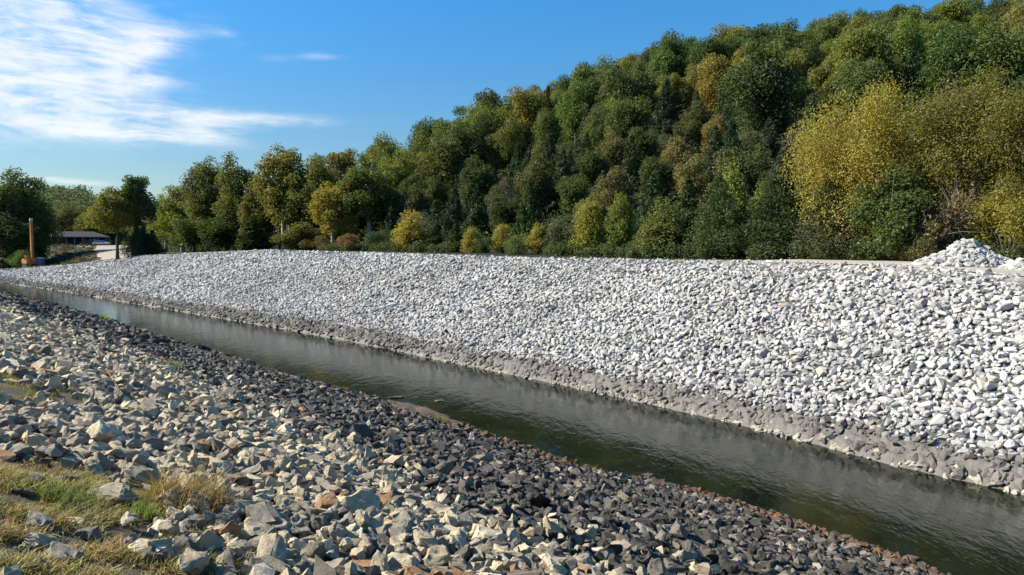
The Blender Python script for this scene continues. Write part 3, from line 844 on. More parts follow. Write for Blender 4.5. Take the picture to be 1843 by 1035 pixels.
def make_broad(seed, h, Rc, bottom, ncl, n, s, crf=(.24, .40), taper=.0, mat=M_BARK, open_=False):
    """crown of many clumps, trunk with limbs; returns (crown mesh, trunk mesh)"""
    r_ = np.random.default_rng(seed); cen = []; rad = []
    zc = h * (bottom + 1) / 2; hz = h * (1 - bottom) / 2
    i = 0
    while len(cen) < ncl and i < 4000:
        i += 1
        d = r_.normal(size=3); d /= np.linalg.norm(d); q = r_.uniform(.35, 1.0) if len(cen) > 3 else r_.uniform(0, .4)
        c = np.array([d[0] * Rc * q, d[1] * Rc * q, zc + d[2] * hz * q])
        t = (c[2] - h * bottom) / (h * (1 - bottom)); lim = Rc * (1 - taper * t) * (1.0 if t < .75 else 1 - .55 * (t - .75) / .25)
        cr = Rc * r_.uniform(*crf)
        if math.hypot(c[0], c[1]) + cr * .6 > lim * 1.05: continue
        if c[2] + cr * .8 > h: c[2] = h - cr * .8
        if len(cen) > 6 and min(np.linalg.norm(c - o) for o in cen) > cr * 1.7: continue
        if cen and min(np.linalg.norm(c - o) for o in cen) < cr * (.75 if not open_ else .7): continue
        cen.append(c); rad.append(cr)
    cen, rad = np.array(cen), np.array(rad)
    V, F = leaf_cloud(r_, cen, rad, n, s, shell=(.2, 1.4) if open_ else (.4, 1.25))
    mb = MB(); limbs(mb, r_, h * bottom, min(h * .86, cen[:, 2].max() - .1), cen[: 16 if open_ else 10], h * .018 + .05, lean=(r_.uniform(-.06, .06), r_.uniform(-.06, .06)))
    return mesh_np('crown', V, F, False), mb.mesh('trunk', True), M_LEAF, mat


def make_cedar(seed, h, Rc, n, s):
    r_ = np.random.default_rng(seed); cen = []; rad = []
    for k in range(84):
        t = (k + .5) / 84; lim = Rc * min(1, (1 - t) ** .72 * 1.08) * (.72 + .28 * min(1, t / .12)); a = k * 2.4 + r_.uniform(-.4, .4); q = lim * r_.uniform(.3, .95)
        cen.append((q * math.cos(a), q * math.sin(a), h * (.04 + .93 * t))); rad.append(max(.10 * Rc, lim * r_.uniform(.16, .42)))
    cen, rad = np.array(cen), np.array(rad)
    V, F = leaf_cloud(r_, cen, rad, n, s, aspect=.34, up=.2, shell=(.4, 1.2), flat=1.25)
    mb = MB(); mb.tube([(0, 0, -.3), (0, 0, h * .5), (0, 0, h * .93)], [h * .022, h * .014, .02], 6)
    for c in cen[:14]: mb.tube([(0, 0, max(.2, c[2] - .3)), tuple(c)], [.05, .012], 4)
    return mesh_np('crown', V, F, False), mb.mesh('trunk', True), M_NEEDLE, M_BARK


def make_shrub(seed, h, Rc, n, s, twigs=False):
    r_ = np.random.default_rng(seed); m = 16; a = r_.uniform(0, 6.28, m); q = Rc * np.sqrt(r_.uniform(0, .62, m)); zz = h * r_.uniform(.22, .8, m) * (1 - .45 * (q / Rc) ** 2)
    cen = np.c_[q * np.cos(a), q * np.sin(a), zz]; rad = np.full(m, 1) * Rc * r_.uniform(.24, .42, m)
    V, F = leaf_cloud(r_, cen, rad, n, s, aspect=.5, shell=(.3, 1.15), flat=.85)
    V[:, 2] = np.maximum(V[:, 2], .02)
    mb = MB()
    for c in cen:
        mb.tube([(c[0] * .12, c[1] * .12, -.2), (c[0] * .5, c[1] * .5, c[2] * .6), tuple(c * 1.0)], [.05, .03, .01], 4)
        if twigs:
            for _ in range(9):
                e = c + r_.normal(size=3) * Rc * .33; e[2] = max(e[2], .2) + .25; mb.tube([tuple(c * .8), tuple((c + e) / 2 + r_.normal(size=3) * .08), tuple(e)], [.018, .013, .005], 3)
    return mesh_np('crown', V, F, False), mb.mesh('stem', True), M_LEAF, M_TWIG


def make_bare(seed, h):
    r_ = np.random.default_rng(seed); mb = MB()
    def grow(p, d, L, r, lv):
        q = p + d * L; m_ = (p + q) / 2 + r_.normal(size=3) * L * .06
        mb.tube([tuple(p), tuple(m_), tuple(q)], [r, r * .8, r * .55], 5 if lv < 2 else 3)
        if lv >= 5: return
        for _ in range(2 if lv else 3):
            e = d * .9 + r_.normal(size=3) * .42 + np.array([0, 0, .18]); e /= np.linalg.norm(e); grow(q, e, L * r_.uniform(.6, .82), r * .55, lv + 1)
        if lv > 0: e = d + r_.normal(size=3) * .7; e /= np.linalg.norm(e); grow((p + q) / 2, e, L * .6, r * .4, lv + 2)
    grow(np.array([0, 0, -.3]), np.array([0, 0, 1.]), h * .3, h * .013, 0)
    return mb


PROTO = {
    'oak': [make_broad(s, 11.5, 4.4, .06, 58, 12500, .32, crf=(.13, .34), taper=.2) for s in (1, 2, 3, 4)] + [make_broad(s, 12.5, 3.6, .05, 56, 11500, .32, crf=(.14, .36), taper=.4) for s in (5, 6)],
    'small oak': [make_broad(s, 7.5, 2.9, .03, 44, 8500, .26, crf=(.14, .36), taper=.35) for s in (11, 12, 13)],
    'cedar': [make_cedar(s, 7.5, 2.1, 7500, .34) for s in (21, 22, 23)],
    'shrub': [make_shrub(s, 3.6, 2.6, 5500, .21) for s in (31, 32, 33)],
    'twiggy shrub': [make_shrub(s, 3.4, 2.4, 1300, .20, True) for s in (36, 37)],
    'sycamore': [make_broad(s, 16, 4.3, .03, 110, 15000, .29, crf=(.08, .22), taper=.62, open_=True, mat=M_PALE_BARK) for s in (41, 42, 43)],
    'yellow tree': [make_broad(51, 12.4, 5.2, .10, 80, 42000, .165, crf=(.16, .27), open_=True)],
    'pale-limbed tree': [make_broad(s, 12.4, 5.0, .08, 80, 38000, .16, crf=(.14, .25), open_=True, mat=M_PALE_BARK) for s in (56, 57)],
    'young tree': [make_broad(s, 5.4, 1.75, .0, 70, 6500, .17, crf=(.12, .34), taper=.85, open_=True) for s in (61, 62, 63)],
    'big cedar': [make_cedar(s, 8.0, 3.2, 18000, .25) for s in (71, 72)],
    'shade tree': [make_broad(81, 14.0, 4.6, .36, 46, 13000, .36, crf=(.16, .28), open_=True), make_broad(82, 20, 4.0, .12, 44, 13000, .42, crf=(.18, .3), taper=.55, open_=True)],
    'near shrub': [make_shrub(s, 3.8, 2.4, 9000, .16) for s in (91, 92)],
}
CNAME = {'cedar': ('cedar_tree', 'cedar'), 'big cedar': ('cedar_tree', 'cedar'), 'shrub': ('shrub', 'shrub'), 'twiggy shrub': ('shrub', 'shrub'), 'near shrub': ('shrub', 'shrub')}
for k, lst in PROTO.items():
    for c_, t_, cm, tm in lst: c_.materials.append(cm); t_.materials.append(tm)
PART = {'cedar': 'trunk', 'big cedar': 'trunk', 'shrub': 'stem', 'twiggy shrub': 'stem', 'near shrub': 'stem'}


def plant(kind, x, y, z, h=None, width=None, rz=None, colr=(.08, .11, .03), label=None, group=None, var=None):
    lst = PROTO[kind]; v = lst[var if var is not None else random.randrange(len(lst))]
    V = v[0]; dim = V.get('dim')
    if dim is None:
        co = np.empty(len(V.vertices) * 3, np.float32); V.vertices.foreach_get('co', co); co = co.reshape(-1, 3)
        dim = (float(np.percentile(np.hypot(co[:, 0], co[:, 1]), 97)) * 2, float(np.percentile(co[:, 2], 99.8))); V['dim'] = dim
    sz = h / dim[1] if h else 1.0; sx_ = width / dim[0] if width else sz
    nm, cat = CNAME.get(kind, ('tree', 'tree'))
    o = empty(nm, (x, y, z), random.uniform(0, 6.28) if rz is None else rz, (sx_, sx_, sz)); tag(o, label, cat, group)
    cr = link('crown' if cat != 'shrub' else 'foliage', v[0], None, o); cr.color = (*colr, 1)
    link(PART.get(kind, 'trunk'), v[1], None, o)
    return o


def tree_px(kind, px, top, wpx, u, colr, label, group=None, var=None, rz=None, sink=0):
    """a named tree on the bearing of its column, standing u metres across the river, as tall as it looks"""
    x, y, z = at_bearing(px, u); h = (440 - top) / FPX * y + CAM_Z - z + sink
    return plant(kind, x, y, z - sink, h, wpx / FPX * y if wpx else None, rz, colr, label, group, var)


YEL = (.235, .195, .038); OLY = (.15, .145, .035); GRN = (.075, .105, .028); DKG = (.045, .070, .022); CED = (.034, .054, .018); BRN = (.16, .115, .055); YG = (.14, .155, .03); GGR = (.085, .095, .055)
FG = 'trees along the foot of the hill'
tree_px('yellow tree', 1542, 158, 222, 57, YEL, 'tall golden yellow tree, the largest yellow crown at the foot of the hill', FG)
tree_px('pale-limbed tree', 1745, 138, 250, 58, (.125, .12, .03), 'tall olive tree with pale limbs behind the heap of stone', FG, 0)
tree_px('pale-limbed tree', 1862, 165, 200, 56, (.13, .12, .03), 'olive tree cut by the photo edge beside the pale-limbed tree', FG, 1)
tree_px('near shrub', 1815, 345, 150, 54, (.17, .15, .025), 'yellow-green bush right behind the heap of stone', FG, 0)
tree_px('small oak', 1600, 300, 135, 53, (.062, .085, .026), 'dark green young tree below the big golden tree', FG, 0)
tree_px('twiggy shrub', 1682, 340, 150, 54.5, (.14, .105, .06), 'brown half-bare bush left of the heap of stone', FG, 0)
tree_px('near shrub', 1650, 400, 100, 52.5, (.10, .095, .04), 'low dull green bush at the left end of the heap of stone', FG, 1)
tree_px('big cedar', 1490, 325, 140, 54.5, (.058, .066, .030), 'olive-grey cedar below the left side of the golden tree', FG, 0)
tree_px('big cedar', 1395, 318, 150, 56, (.034, .052, .018), 'broad dark cedar left of the golden tree', FG, 1)
tree_px('big cedar', 1290, 318, 120, 55, (.050, .075, .022), 'second broad cedar with a green pointed tree behind it', FG, 0, 1.0)
tree_px('young tree', 1315, 296, 75, 57.5, (.13, .155, .03), 'pointed light green tree rising between the two broad cedars', FG, 0)
tree_px('young tree', 1372, 330, 70, 58, (.12, .145, .03), 'small bright green tree showing over the broad dark cedar', FG, 1)
for i, (px, top, wd, c, kd, lab) in enumerate((
        (1195, 358, 95, (.115, .125, .04), 'young tree', 'olive young tree between the cedars and the small yellow trees'),
        (1117, 348, 62, (.13, .15, .03), 'young tree', 'slim light green young tree, taller of the middle pair'),
        (1062, 362, 62, (.19, .18, .03), 'young tree', 'slim yellow young tree beside the light green one'),
        (1240, 385, 60, (.05, .065, .025), 'cedar', 'small dark cedar left of the broad cedars'),
        (968, 402, 48, (.21, .185, .04), 'young tree', 'small yellow sapling at the middle of the bank crest'),
        (905, 404, 44, (.22, .19, .04), 'young tree', 'small yellow sapling left of the middle one'),
        (850, 408, 44, (.20, .175, .04), 'young tree', 'small yellow sapling next to the twin dark cedars'),
        (820, 404, 48, CED, 'cedar', 'dark rounded cedar, right one of the twins on the crest'),
        (783, 409, 50, CED, 'cedar', 'dark rounded cedar, left one of the twins on the crest'),
        (740, 380, 72, (.25, .205, .04), 'young tree', 'bright yellow young tree left of the twin dark cedars'),
        (1015, 395, 85, GGR, 'shrub', 'grey-green bush between the yellow sapling and the slim yellow tree'),
        (935, 420, 60, (.10, .12, .04), 'shrub', 'low green bush between two yellow saplings'),
        (690, 412, 70, (.05, .075, .03), 'shrub', 'dark green bush left of the bright yellow young tree'),
        (630, 420, 46, (.17, .105, .05), 'shrub', 'rust-brown bush on the crest under the left trees'),
        (573, 424, 60, (.12, .095, .045), 'shrub', 'brown-green bush on the crest beside the rust-brown one'),
        (876, 425, 40, DKG, 'shrub', 'low dark bush right of the yellow sapling by the twins'),
        (1160, 415, 80, (.10, .105, .05), 'shrub', 'dull green bush below the olive young tree'),
        (1540, 415, 110, (.06, .07, .03), 'shrub', 'dark low bush under the golden tree'),
        (1090, 425, 60, (.09, .11, .04), 'shrub', 'low bush between the slim yellow and light green trees'))):
    tree_px(kd, px, top, wd, 55 + (i * 1.7) % 3, c, lab, FG, i % len(PROTO[kd]))
LG = 'tall trees at the end of the hill'
for i, (px, top, wd, u, c, kd, lab) in enumerate((
        (665, 282, 105, 64, (.085, .105, .028), 'sycamore', 'green tree at the right end of the tall row before the hill'),
        (600, 330, 80, 60, (.21, .175, .035), 'sycamore', 'yellow tree in the tall row at the end of the hill'),
        (612, 272, 95, 68, (.12, .105, .03), 'sycamore', 'brownish tree behind the yellow one in the tall row'),
        (560, 285, 90, 62, (.115, .115, .03), 'sycamore', 'olive tree left of the yellow one in the tall row'),
        (512, 266, 100, 60, (.135, .125, .032), 'sycamore', 'tallest olive-gold tree of the tall row'),
        (470, 330, 70, 61, (.135, .125, .035), 'sycamore', 'low gold tree between the two tall open ones'),
        (436, 281, 85, 60, (.10, .11, .035), 'sycamore', 'tall open tree with sky showing through its crown'),
        (375, 288, 80, 60, (.10, .105, .035), 'sycamore', 'tall tree beside the bare grey treetop'),
        (330, 335, 80, 59, (.125, .145, .03), 'sycamore', 'bright green tree at the left end of the tall row'),
        (300, 352, 55, 58.5, (.12, .14, .03), 'sycamore', 'slim green tree beside the gap in the tall row'),
        (405, 385, 90, 57, DKG, 'small oak', 'dark green low tree under the tall open one'),
        (350, 388, 80, 57, (.08, .10, .03), 'small oak', 'low green tree under the bare grey treetop'),
        (455, 395, 70, 56.5, CED, 'cedar', 'dark cedar under the tall open tree'),
        (540, 400, 80, 57, (.10, .10, .03), 'small oak', 'low olive tree under the tallest tree'))):
    tree_px(kd, px, top, wd, u, c, lab, LG, i % len(PROTO[kd]))
for i, (px, top, wd, c, lab) in enumerate(((345, 372, 70, (.06, .08, .025), 'dark green tree deep in the tall row under the bare treetop'), (392, 366, 80, (.05, .068, .024), 'dark tree filling the row behind the tall open one'),
        (475, 372, 80, (.07, .085, .026), 'green tree behind the low gold one in the tall row'), (528, 350, 80, (.09, .095, .028), 'olive tree behind the tallest one of the tall row'), (582, 360, 80, (.08, .09, .028), 'green tree behind the yellow one in the tall row'),
        (640, 350, 90, (.06, .078, .026), 'dark green tree between the yellow one and the hill'), (715, 340, 90, (.05, .066, .024), 'dark tree at the very end of the hill above the yellow young tree'))):
    tree_px('small oak', px, top, wd, 70 + i % 3 * 2, c, lab, LG, i % 3)
bx, by, bz = at_bearing(352, 61)
mb = make_bare(5, 21); o = mb.obj('bare_tree', M_TWIG, None, True); o.location = (bx, by, bz); tag(o, 'bare grey tree whose leafless top rises over the tall row', 'tree', LG)
LT = 'trees round the house'
tree_px('shade tree', 212, 338, 92, 38.5, (.135, .135, .03), 'tree on a thin dark trunk in front of the driveway', LT, 0, sink=.2)
tree_px('shade tree', 246, 318, 64, 41.5, (.075, .10, .035), 'slender tall green tree behind the thin trunked one', LT, 1)
tree_px('big cedar', 254, 396, 60, 41, (.028, .045, .020), 'dark cedar at the foot of the slender tall tree', LT, 0)
tree_px('big cedar', 276, 414, 40, 43, (.035, .052, .022), 'smaller dark cedar at the gap of the tall row', LT, 1)


def tree_at(kind, px, top, wpx, y, colr, label, group=None, var=None):
    a = (px - 921.5) / FPX; x = a * y; z = gz(x, y)
    return plant(kind, x, y, z, (440 - top) / FPX * y + CAM_Z - z, wpx / FPX * y, None, colr, label, group, var)


tree_at('oak', 18, 306, 110, 185, (.070, .092, .030), 'large dark green tree at the photo edge left of the excavator', LT, 0)
tree_at('oak', 62, 322, 80, 188, (.062, .085, .028), 'large dark green tree standing over the excavator boom', LT, 1)
tree_at('oak', -30, 330, 90, 182, (.07, .09, .03), 'dark green tree cut off by the photo edge', LT, 2)
tree_at('small oak', 20, 385, 90, 178, (.055, .075, .028), 'low dark tree under the large trees at the edge', LT, 0)
tree_at('small oak', 72, 372, 40, 190, (.05, .07, .028), 'dark tree filling the gap between excavator and house', LT, 1)
tree_at('near shrub', 38, 450, 60, 172, (.085, .125, .035), 'bright green bush beside the excavator', LT, 0)
tree_at('near shrub', 5, 468, 50, 176, (.05, .07, .03), 'dark bush at the photo edge above the bank end', LT, 1)
tree_at('oak', 128, 364, 62, 262, (.085, .088, .035), 'brownish green tree behind the middle of the house roof', LT, 3)
tree_at('oak', 165, 372, 60, 258, (.10, .095, .035), 'olive tree behind the house beside the thin trunked one', LT, 1)
tree_at('oak', 95, 375, 50, 264, (.065, .08, .032), 'dark tree behind the low end of the house', LT, 4)
tree_at('oak', 205, 385, 60, 262, (.095, .095, .035), 'olive tree behind the driveway and the thin trunk', LT, 0)
tree_at('oak', 270, 395, 70, 240, (.085, .095, .035), 'green tree seen low in the gap of the tree row', LT, 2)

# the wooded hill, tree by tree
hill_pts = []
for yy in np.arange(52, 222, 4.0):
    for aa in np.arange(-.42 * yy, .84 * yy, 4.3):
        x = aa + random.uniform(-2.4, 2.4); y = yy + random.uniform(-2.2, 2.2); a = x / y
        if a < -.30 or a > .80: continue
        Fy = 62 / (.6919 + .7219 * a); Ry = float(np.interp(a, A_K, R_K))
        if y < Fy + 2 or y > Ry + 9: continue
        hill_pts.append((x, y, a, (y - Fy) / (Ry - Fy)))
random.shuffle(hill_pts)
HG = 'trees of the wooded hillside'
placed = []
for x, y, a, t in hill_pts:
    z = gz(x, y); px, py, _ = project((x, y, z + 5))
    if px > 1925: continue
    sp = 3.6 + 1.75 * min(1, t * 1.3)
    if any((x - q[0]) ** 2 + (y - q[1]) ** 2 < sp * sp for q in placed): continue
    placed.append((x, y))
    rnd = random.random() if t < .55 else random.random()
    upper = t + random.uniform(-.12, .12) + .35 * max(0, a - .2) - (.15 if a < .05 else 0)
    if upper < .42:
        if rnd < .40: kd, h, c, nm = 'cedar', random.uniform(5.5, 8.5), random.choice([CED, (.036, .052, .024), (.042, .055, .030)]), 'dark cedar'
        elif rnd < .58: kd, h, c, nm = 'shrub', random.uniform(3.2, 4.6), random.choice([GGR, (.095, .10, .065), (.075, .09, .045)]), 'grey-green bush'
        elif rnd < .66: kd, h, c, nm = 'twiggy shrub', random.uniform(3.5, 4.8), (.13, .115, .085), 'greyish twiggy bush'
        elif rnd < .92: kd, h, c, nm = 'small oak', random.uniform(5.5, 8.5), random.choice([(.055, .070, .024), (.07, .08, .028), (.045, .06, .022)]), 'green low tree'
        else: kd, h, c, nm = 'small oak', random.uniform(5, 7), random.choice([(.16, .13, .05), (.11, .10, .045)]), 'yellow-brown low tree'
    else:
        h = random.uniform(9, 14.5); kd = 'oak'
        if rnd < .09: c, nm = random.choice([(.135, .142, .034), (.12, .128, .036)]), 'yellowing broad tree'
        elif rnd < .30: c, nm = (.115, .138, .034), 'light green broad tree'
        elif rnd < .62: c, nm = (.082, .108, .034), 'mid green broad tree'
        elif rnd < .86: c, nm = (.056, .080, .028), 'dark green broad tree'
        else: kd, h, c, nm = 'cedar', random.uniform(7, 10), (.034, .050, .024), 'dark cedar'
    ppx = px
    if 1265 < px < 1420 and .38 < t < .58 and kd in ('oak', 'small oak'): kd, h, c, nm = 'oak', 11.5, (.165, .15, .035), 'golden broad tree'
    o = plant(kd, x, y, z - .5, h, None, None, tuple(v * random.uniform(.88, 1.12) for v in c), None, HG)
    px, py, _ = project((x, y, z + h * .7))
    LABEL.append((o, 'small' if h < (5.8 if upper < .42 else 10.8) else ('tall' if h > (7.3 if upper < .42 else 13.3) else ''), '', nm, '', px, py, 'hill'))
    o['t'] = t
S['hill_tree_count'] = len(placed)
open('/tmp/ht.txt','w').write(str(len(placed)))
for px, top, dist_, seed in ((962, 205, 150, 8), (690, 224, 158, 9), (1470, 175, 120, 10)):
    a = (px - 921.5) / FPX; x = a * dist_; z = gz(x, dist_); h = (440 - top) / FPX * dist_ + CAM_Z - z
    o = make_bare(seed, h * 1.05).obj('bare_tree', M_TWIG, None, True); o.location = (x, dist_, z)
    tag(o, {8: 'bare grey tree standing among the hill trees near the ridge', 9: 'thin bare tree poking over the low end of the ridge', 10: 'leaning bare tree on the hill above the golden tree'}[seed], 'tree', HG)

# far wood behind the house
n = 800; ax = rng.uniform(-1.2, -.535, n); yy = rng.uniform(470, 660, n); xs = ax * yy; zs = ground(xs, yy)
cen = np.c_[xs, yy, zs + 5]; V, F = leaf_cloud(rng, cen, rng.uniform(5, 8, n), 80000, 1.9)
m_ = 130; bx_ = rng.uniform(-.55, -.36, m_); by_ = rng.uniform(255, 320, m_); c2 = np.c_[bx_ * by_, by_, ground(bx_ * by_, by_) + rng.uniform(.5, 5.5, m_)]
V2, F2 = leaf_cloud(rng, c2, rng.uniform(2, 3.6, m_), 16000, .9); F = np.concatenate([F, F2 + len(V)]); V = np.concatenate([V, V2])
m_ = 260; bx_ = rng.uniform(-1.25, -.735, m_); by_ = rng.uniform(190, 330, m_); c2 = np.c_[bx_ * by_, by_, ground(bx_ * by_, by_) + rng.uniform(.5, 13, m_)]
V2, F2 = leaf_cloud(rng, c2, rng.uniform(2.5, 4.5, m_), 40000, .9); F = np.concatenate([F, F2 + len(V)]); V = np.concatenate([V, V2])
o = link('distant_woods', mesh_np('distant_woods', V, F, False), M_LEAF); o.color = (.075, .098, .062, 1); tag(o, 'far wooded ridge behind the house', None, None, 'stuff')
n = 420; aa = rng.uniform(-.70, -.562, n); yy = rng.uniform(158, 224, n); xs = aa * yy
cen = np.c_[xs, yy, ground(xs, yy) + .15]; V, F = leaf_cloud(rng, cen, rng.uniform(.3, .9, n), 9000, .4, flat=.5)
o = link('dry_scrub_vegetation', mesh_np('dry_scrub_vegetation', V, F, False), M_LEAF); o.color = (.062, .055, .028, 1); tag(o, 'dry scrub on the slope below the house', None, None, 'stuff')
# low undergrowth on the hill floor and behind the bank
n = 8500; aa = rng.uniform(-.485, .82, n); yy = rng.uniform(48, 210, n); xs = aa * yy
Fy = 62 / (.6919 + .7219 * aa); k = (yy > Fy - 4 + 8 * (aa < -.3) * 0) & (yy < Fy + 150); xs, yy = xs[k], yy[k]
cen = np.c_[xs, yy, ground(xs, yy) + .5]; V, F = leaf_cloud(rng, cen, rng.uniform(1.0, 2.3, len(xs)), 215000, .36)
m_ = 1500; aa = rng.uniform(-.40, .80, m_); uu = rng.uniform(52.5, 58.5, m_); yy = uu / (UX * aa + UY); xs = aa * yy
k = fbm(xs * .12, yy * .12, 7, 3) > .03; xs, yy = xs[k], yy[k]
c2 = np.c_[xs, yy, ground(xs, yy) + rng.uniform(.05, .75, len(xs))]; V2, F2 = leaf_cloud(rng, c2, rng.uniform(.3, .85, len(xs)), 60000, .22)
F = np.concatenate([F, F2 + len(V)]); V = np.concatenate([V, V2])
o = link('undergrowth', mesh_np('undergrowth', V, F, False), M_LEAF); o.color = (.06, .075, .032, 1); tag(o, 'low undergrowth between the trees at the foot of the hill', None, None, 'stuff')


# ------------------------------------------------------------------ house, vehicles, excavator
M_ROOF = simple('dark shingles', (.022, .022, .026), .95, var=.3, scale=2)
M_BRICK = simple('dark brick', (.10, .062, .05), .9, var=.3, scale=5)
M_TRIM = simple('white trim', (.45, .45, .44), .6, var=.08)
M_GLASS = simple('window glass', (.03, .035, .04), .12, var=.1)
hx, hy = -.590 * 232, 232.0; hz_ = gz(hx, hy)
house = tag(empty('house', (hx, hy, hz_ + .02), R(30)), 'long low house with a dark hipped roof and white porch posts', 'house')


def hip_roof(name, L, Wd, z0, h, ins, parent, cx=0, cy=0, th=.25):
    x, y = L / 2, Wd / 2
    V = [(-x, -y, z0), (x, -y, z0), (x, y, z0), (-x, y, z0), (-x, -y, z0 + th), (x, -y, z0 + th), (x, y, z0 + th), (-x, y, z0 + th), (-x + ins, 0, z0 + h), (x - ins, 0, z0 + h)]
    V = np.array(V) + np.array([cx, cy, 0])
    F = [(0, 3, 2, 1), (0, 1, 5, 4), (1, 2, 6, 5), (2, 3, 7, 6), (3, 0, 4, 7), (4, 5, 9, 8), (5, 6, 9), (6, 7, 8, 9), (7, 4, 8)]
    m_ = MB(); m_.add(V, F); return m_.obj(name, M_ROOF, parent)


b = MB(); b.box((0, 1.2, 1.25), (17.5, 7.2, 2.5)); wl = b.obj('wall', M_BRICK, house)
hip_roof('roof', 19.5, 11.4, 2.4, 2.0, 4.6, house, 0, .2)
b = MB(); b.box((-10.6, 2.6, 1.2), (4.6, 5.6, 2.4)); b.obj('garage_wall', M_BRICK, house)
hip_roof('garage_roof', 5.4, 7.0, 2.3, 1.6, 2.2, house, -10.9, 2.6)
b = MB(); b.box((0, -4.2, .12), (17.5, 3.4, .24)); b.obj('porch_floor', simple('porch slab', (.35, .33, .30), .9), house)
for k in range(9):
    b = MB(); b.box((-8.4 + k * 2.1, -4.9, 1.37), (.16, .16, 2.26)); b.obj('porch_post', M_TRIM, house)
b = MB()
for k in range(8):
    b.box((-7.35 + k * 2.1, -4.9, 1.0), (1.94, .06, .08)); b.box((-7.35 + k * 2.1, -4.9, .34), (1.94, .06, .08))
    for j in range(9): b.box((-8.2 + k * 2.1 + j * .212, -4.9, .67), (.05, .05, .58))
b.obj('porch_railing', simple('dark railing', (.06, .05, .045), .7), house)
b = MB(); b.box((0, -5.47, 2.63), (19.3, .06, .24)); b.obj('fascia', M_TRIM, house)
for k, xx in enumerate((-6.5, -3.2, 2.6, 5.8)):
    b = MB(); b.box((xx, -2.43, 1.5), (1.3, .08, 1.2)); wn = b.obj('window', M_TRIM, house)
    b = MB(); b.box((xx, -2.49, 1.5), (1.1, .05, 1.0)); b.obj('pane', M_GLASS, wn)
b = MB(); b.box((-.3, -2.43, 1.25), (1.0, .09, 2.0)); b.obj('door', simple('door paint', (.12, .05, .04), .6), house)
b = MB(); b.box((3.4, 1.8, 4.3), (.8, .8, 1.3)); b.obj('chimney', M_BRICK, house)


def wheel(x, y, r_, wd, parent, name='wheel'):
    m_ = MB(); m_.tube([(x, y - wd / 2, r_), (x, y + wd / 2, r_)], [r_, r_], 14); o = m_.obj(name, M_TYRE, parent)
    m_ = MB(); m_.tube([(x, y - wd / 2 - .015, r_), (x, y + wd / 2 + .015, r_)], [r_ * .55, r_ * .55], 10); m_.obj('rim', M_RIM, o)


def prism(prof, wd, name, mat, parent, topin=1.0):
    """side profile (x, z) extruded across y"""
    n_ = len(prof); m_ = MB()
    zt = max(p[1] for p in prof); zb = min(p[1] for p in prof)
    V = []
    for s in (-1, 1):
        for x, z in prof: V.append((x, s * wd / 2 * (1 - (1 - topin) * (z - zb) / (zt - zb)), z))
    bm = bmesh.new(); vv_ = [bm.verts.new(v) for v in V]
    bm.faces.new(vv_[:n_][::-1]); bm.faces.new(vv_[n_:])
    for i in range(n_): bm.faces.new((vv_[i], vv_[(i + 1) % n_], vv_[n_ + (i + 1) % n_], vv_[n_ + i]))
    bmesh.ops.recalc_face_normals(bm, faces=bm.faces)
    bmesh.ops.bevel(bm, geom=list(bm.edges), offset=.04, segments=2, affect='EDGES', clamp_overlap=True)
    me = bpy.data.meshes.new(name); bm.to_mesh(me); bm.free()
    return link(name, me, mat, parent)


M_TYRE = simple('tyre rubber', (.02, .02, .02), .85); M_RIM = simple('wheel rim', (.35, .35, .36), .4, .6)
M_SILVER = simple('silver car paint', (.55, .57, .60), .3, .2, var=.05); M_BLACKP = simple('dark truck paint', (.022, .022, .026), .3, var=.1)


def vehicle(name, px, y, rz, paint, prof, glassprof, wd, L, label, cat, bed=None):
    a = (px - 921.5) / FPX; x = a * y; o = tag(empty(name, (x, y, gz(x, y) + .09), rz), label, cat)
    prism(prof, wd, 'body', paint, o); prism(glassprof, wd * .93, 'cabin', M_GLASS, o, .82)
    tp = max(p[1] for p in glassprof); xs_ = [p[0] for p in glassprof if p[1] > tp - .05]
    m_ = MB(); m_.box(((min(xs_) + max(xs_)) / 2, 0, tp + .03), (max(xs_) - min(xs_) - .05, wd * .76, .07)); m_.obj('roof', paint, o)
    for sx_ in (-1, 1):
        for sy_ in (-1, 1): wheel(sx_ * L * .3, sy_ * (wd / 2 - .1), .36, .22, o)
    for sy_ in (-1, 1):
        m_ = MB(); m_.box((L / 2 - .01, sy_ * wd * .36, .78), (.06, .3, .14)); m_.obj('headlight', M_TRIM, o)
        m_ = MB(); m_.box((-L / 2 + .01, sy_ * wd * .40, .85), (.06, .18, .18)); m_.obj('tail_light', simple('red lens', (.35, .02, .02), .3), o)
    if bed:
        m_ = MB()
        for s in (-1, 1): m_.box((-L / 2 + 1.15, s * (wd / 2 - .06), 1.08), (2.1, .08, .2))
        m_.obj('bed_rail', paint, o)
    return o


vehicle('parked_pickup', 166, 223, R(6), M_BLACKP, [(-2.9, .45), (2.85, .45), (2.9, .95), (1.6, 1.1), (-2.9, 1.05)], [(-.75, 1.07), (1.45, 1.07), (.75, 1.75), (-.6, 1.75)], 1.9, 5.8, 'dark pickup truck parked before the house porch', 'pickup truck', True)
vehicle('parked_car', 184, 221, R(-8), M_SILVER, [(-2.3, .35), (2.25, .35), (2.3, .75), (1.2, .95), (-2.0, 1.0), (-2.35, .85)], [(-1.8, .97), (1.15, .93), (.35, 1.45), (-1.1, 1.45)], 1.8, 4.6, 'silver car parked beside the dark pickup', 'car')

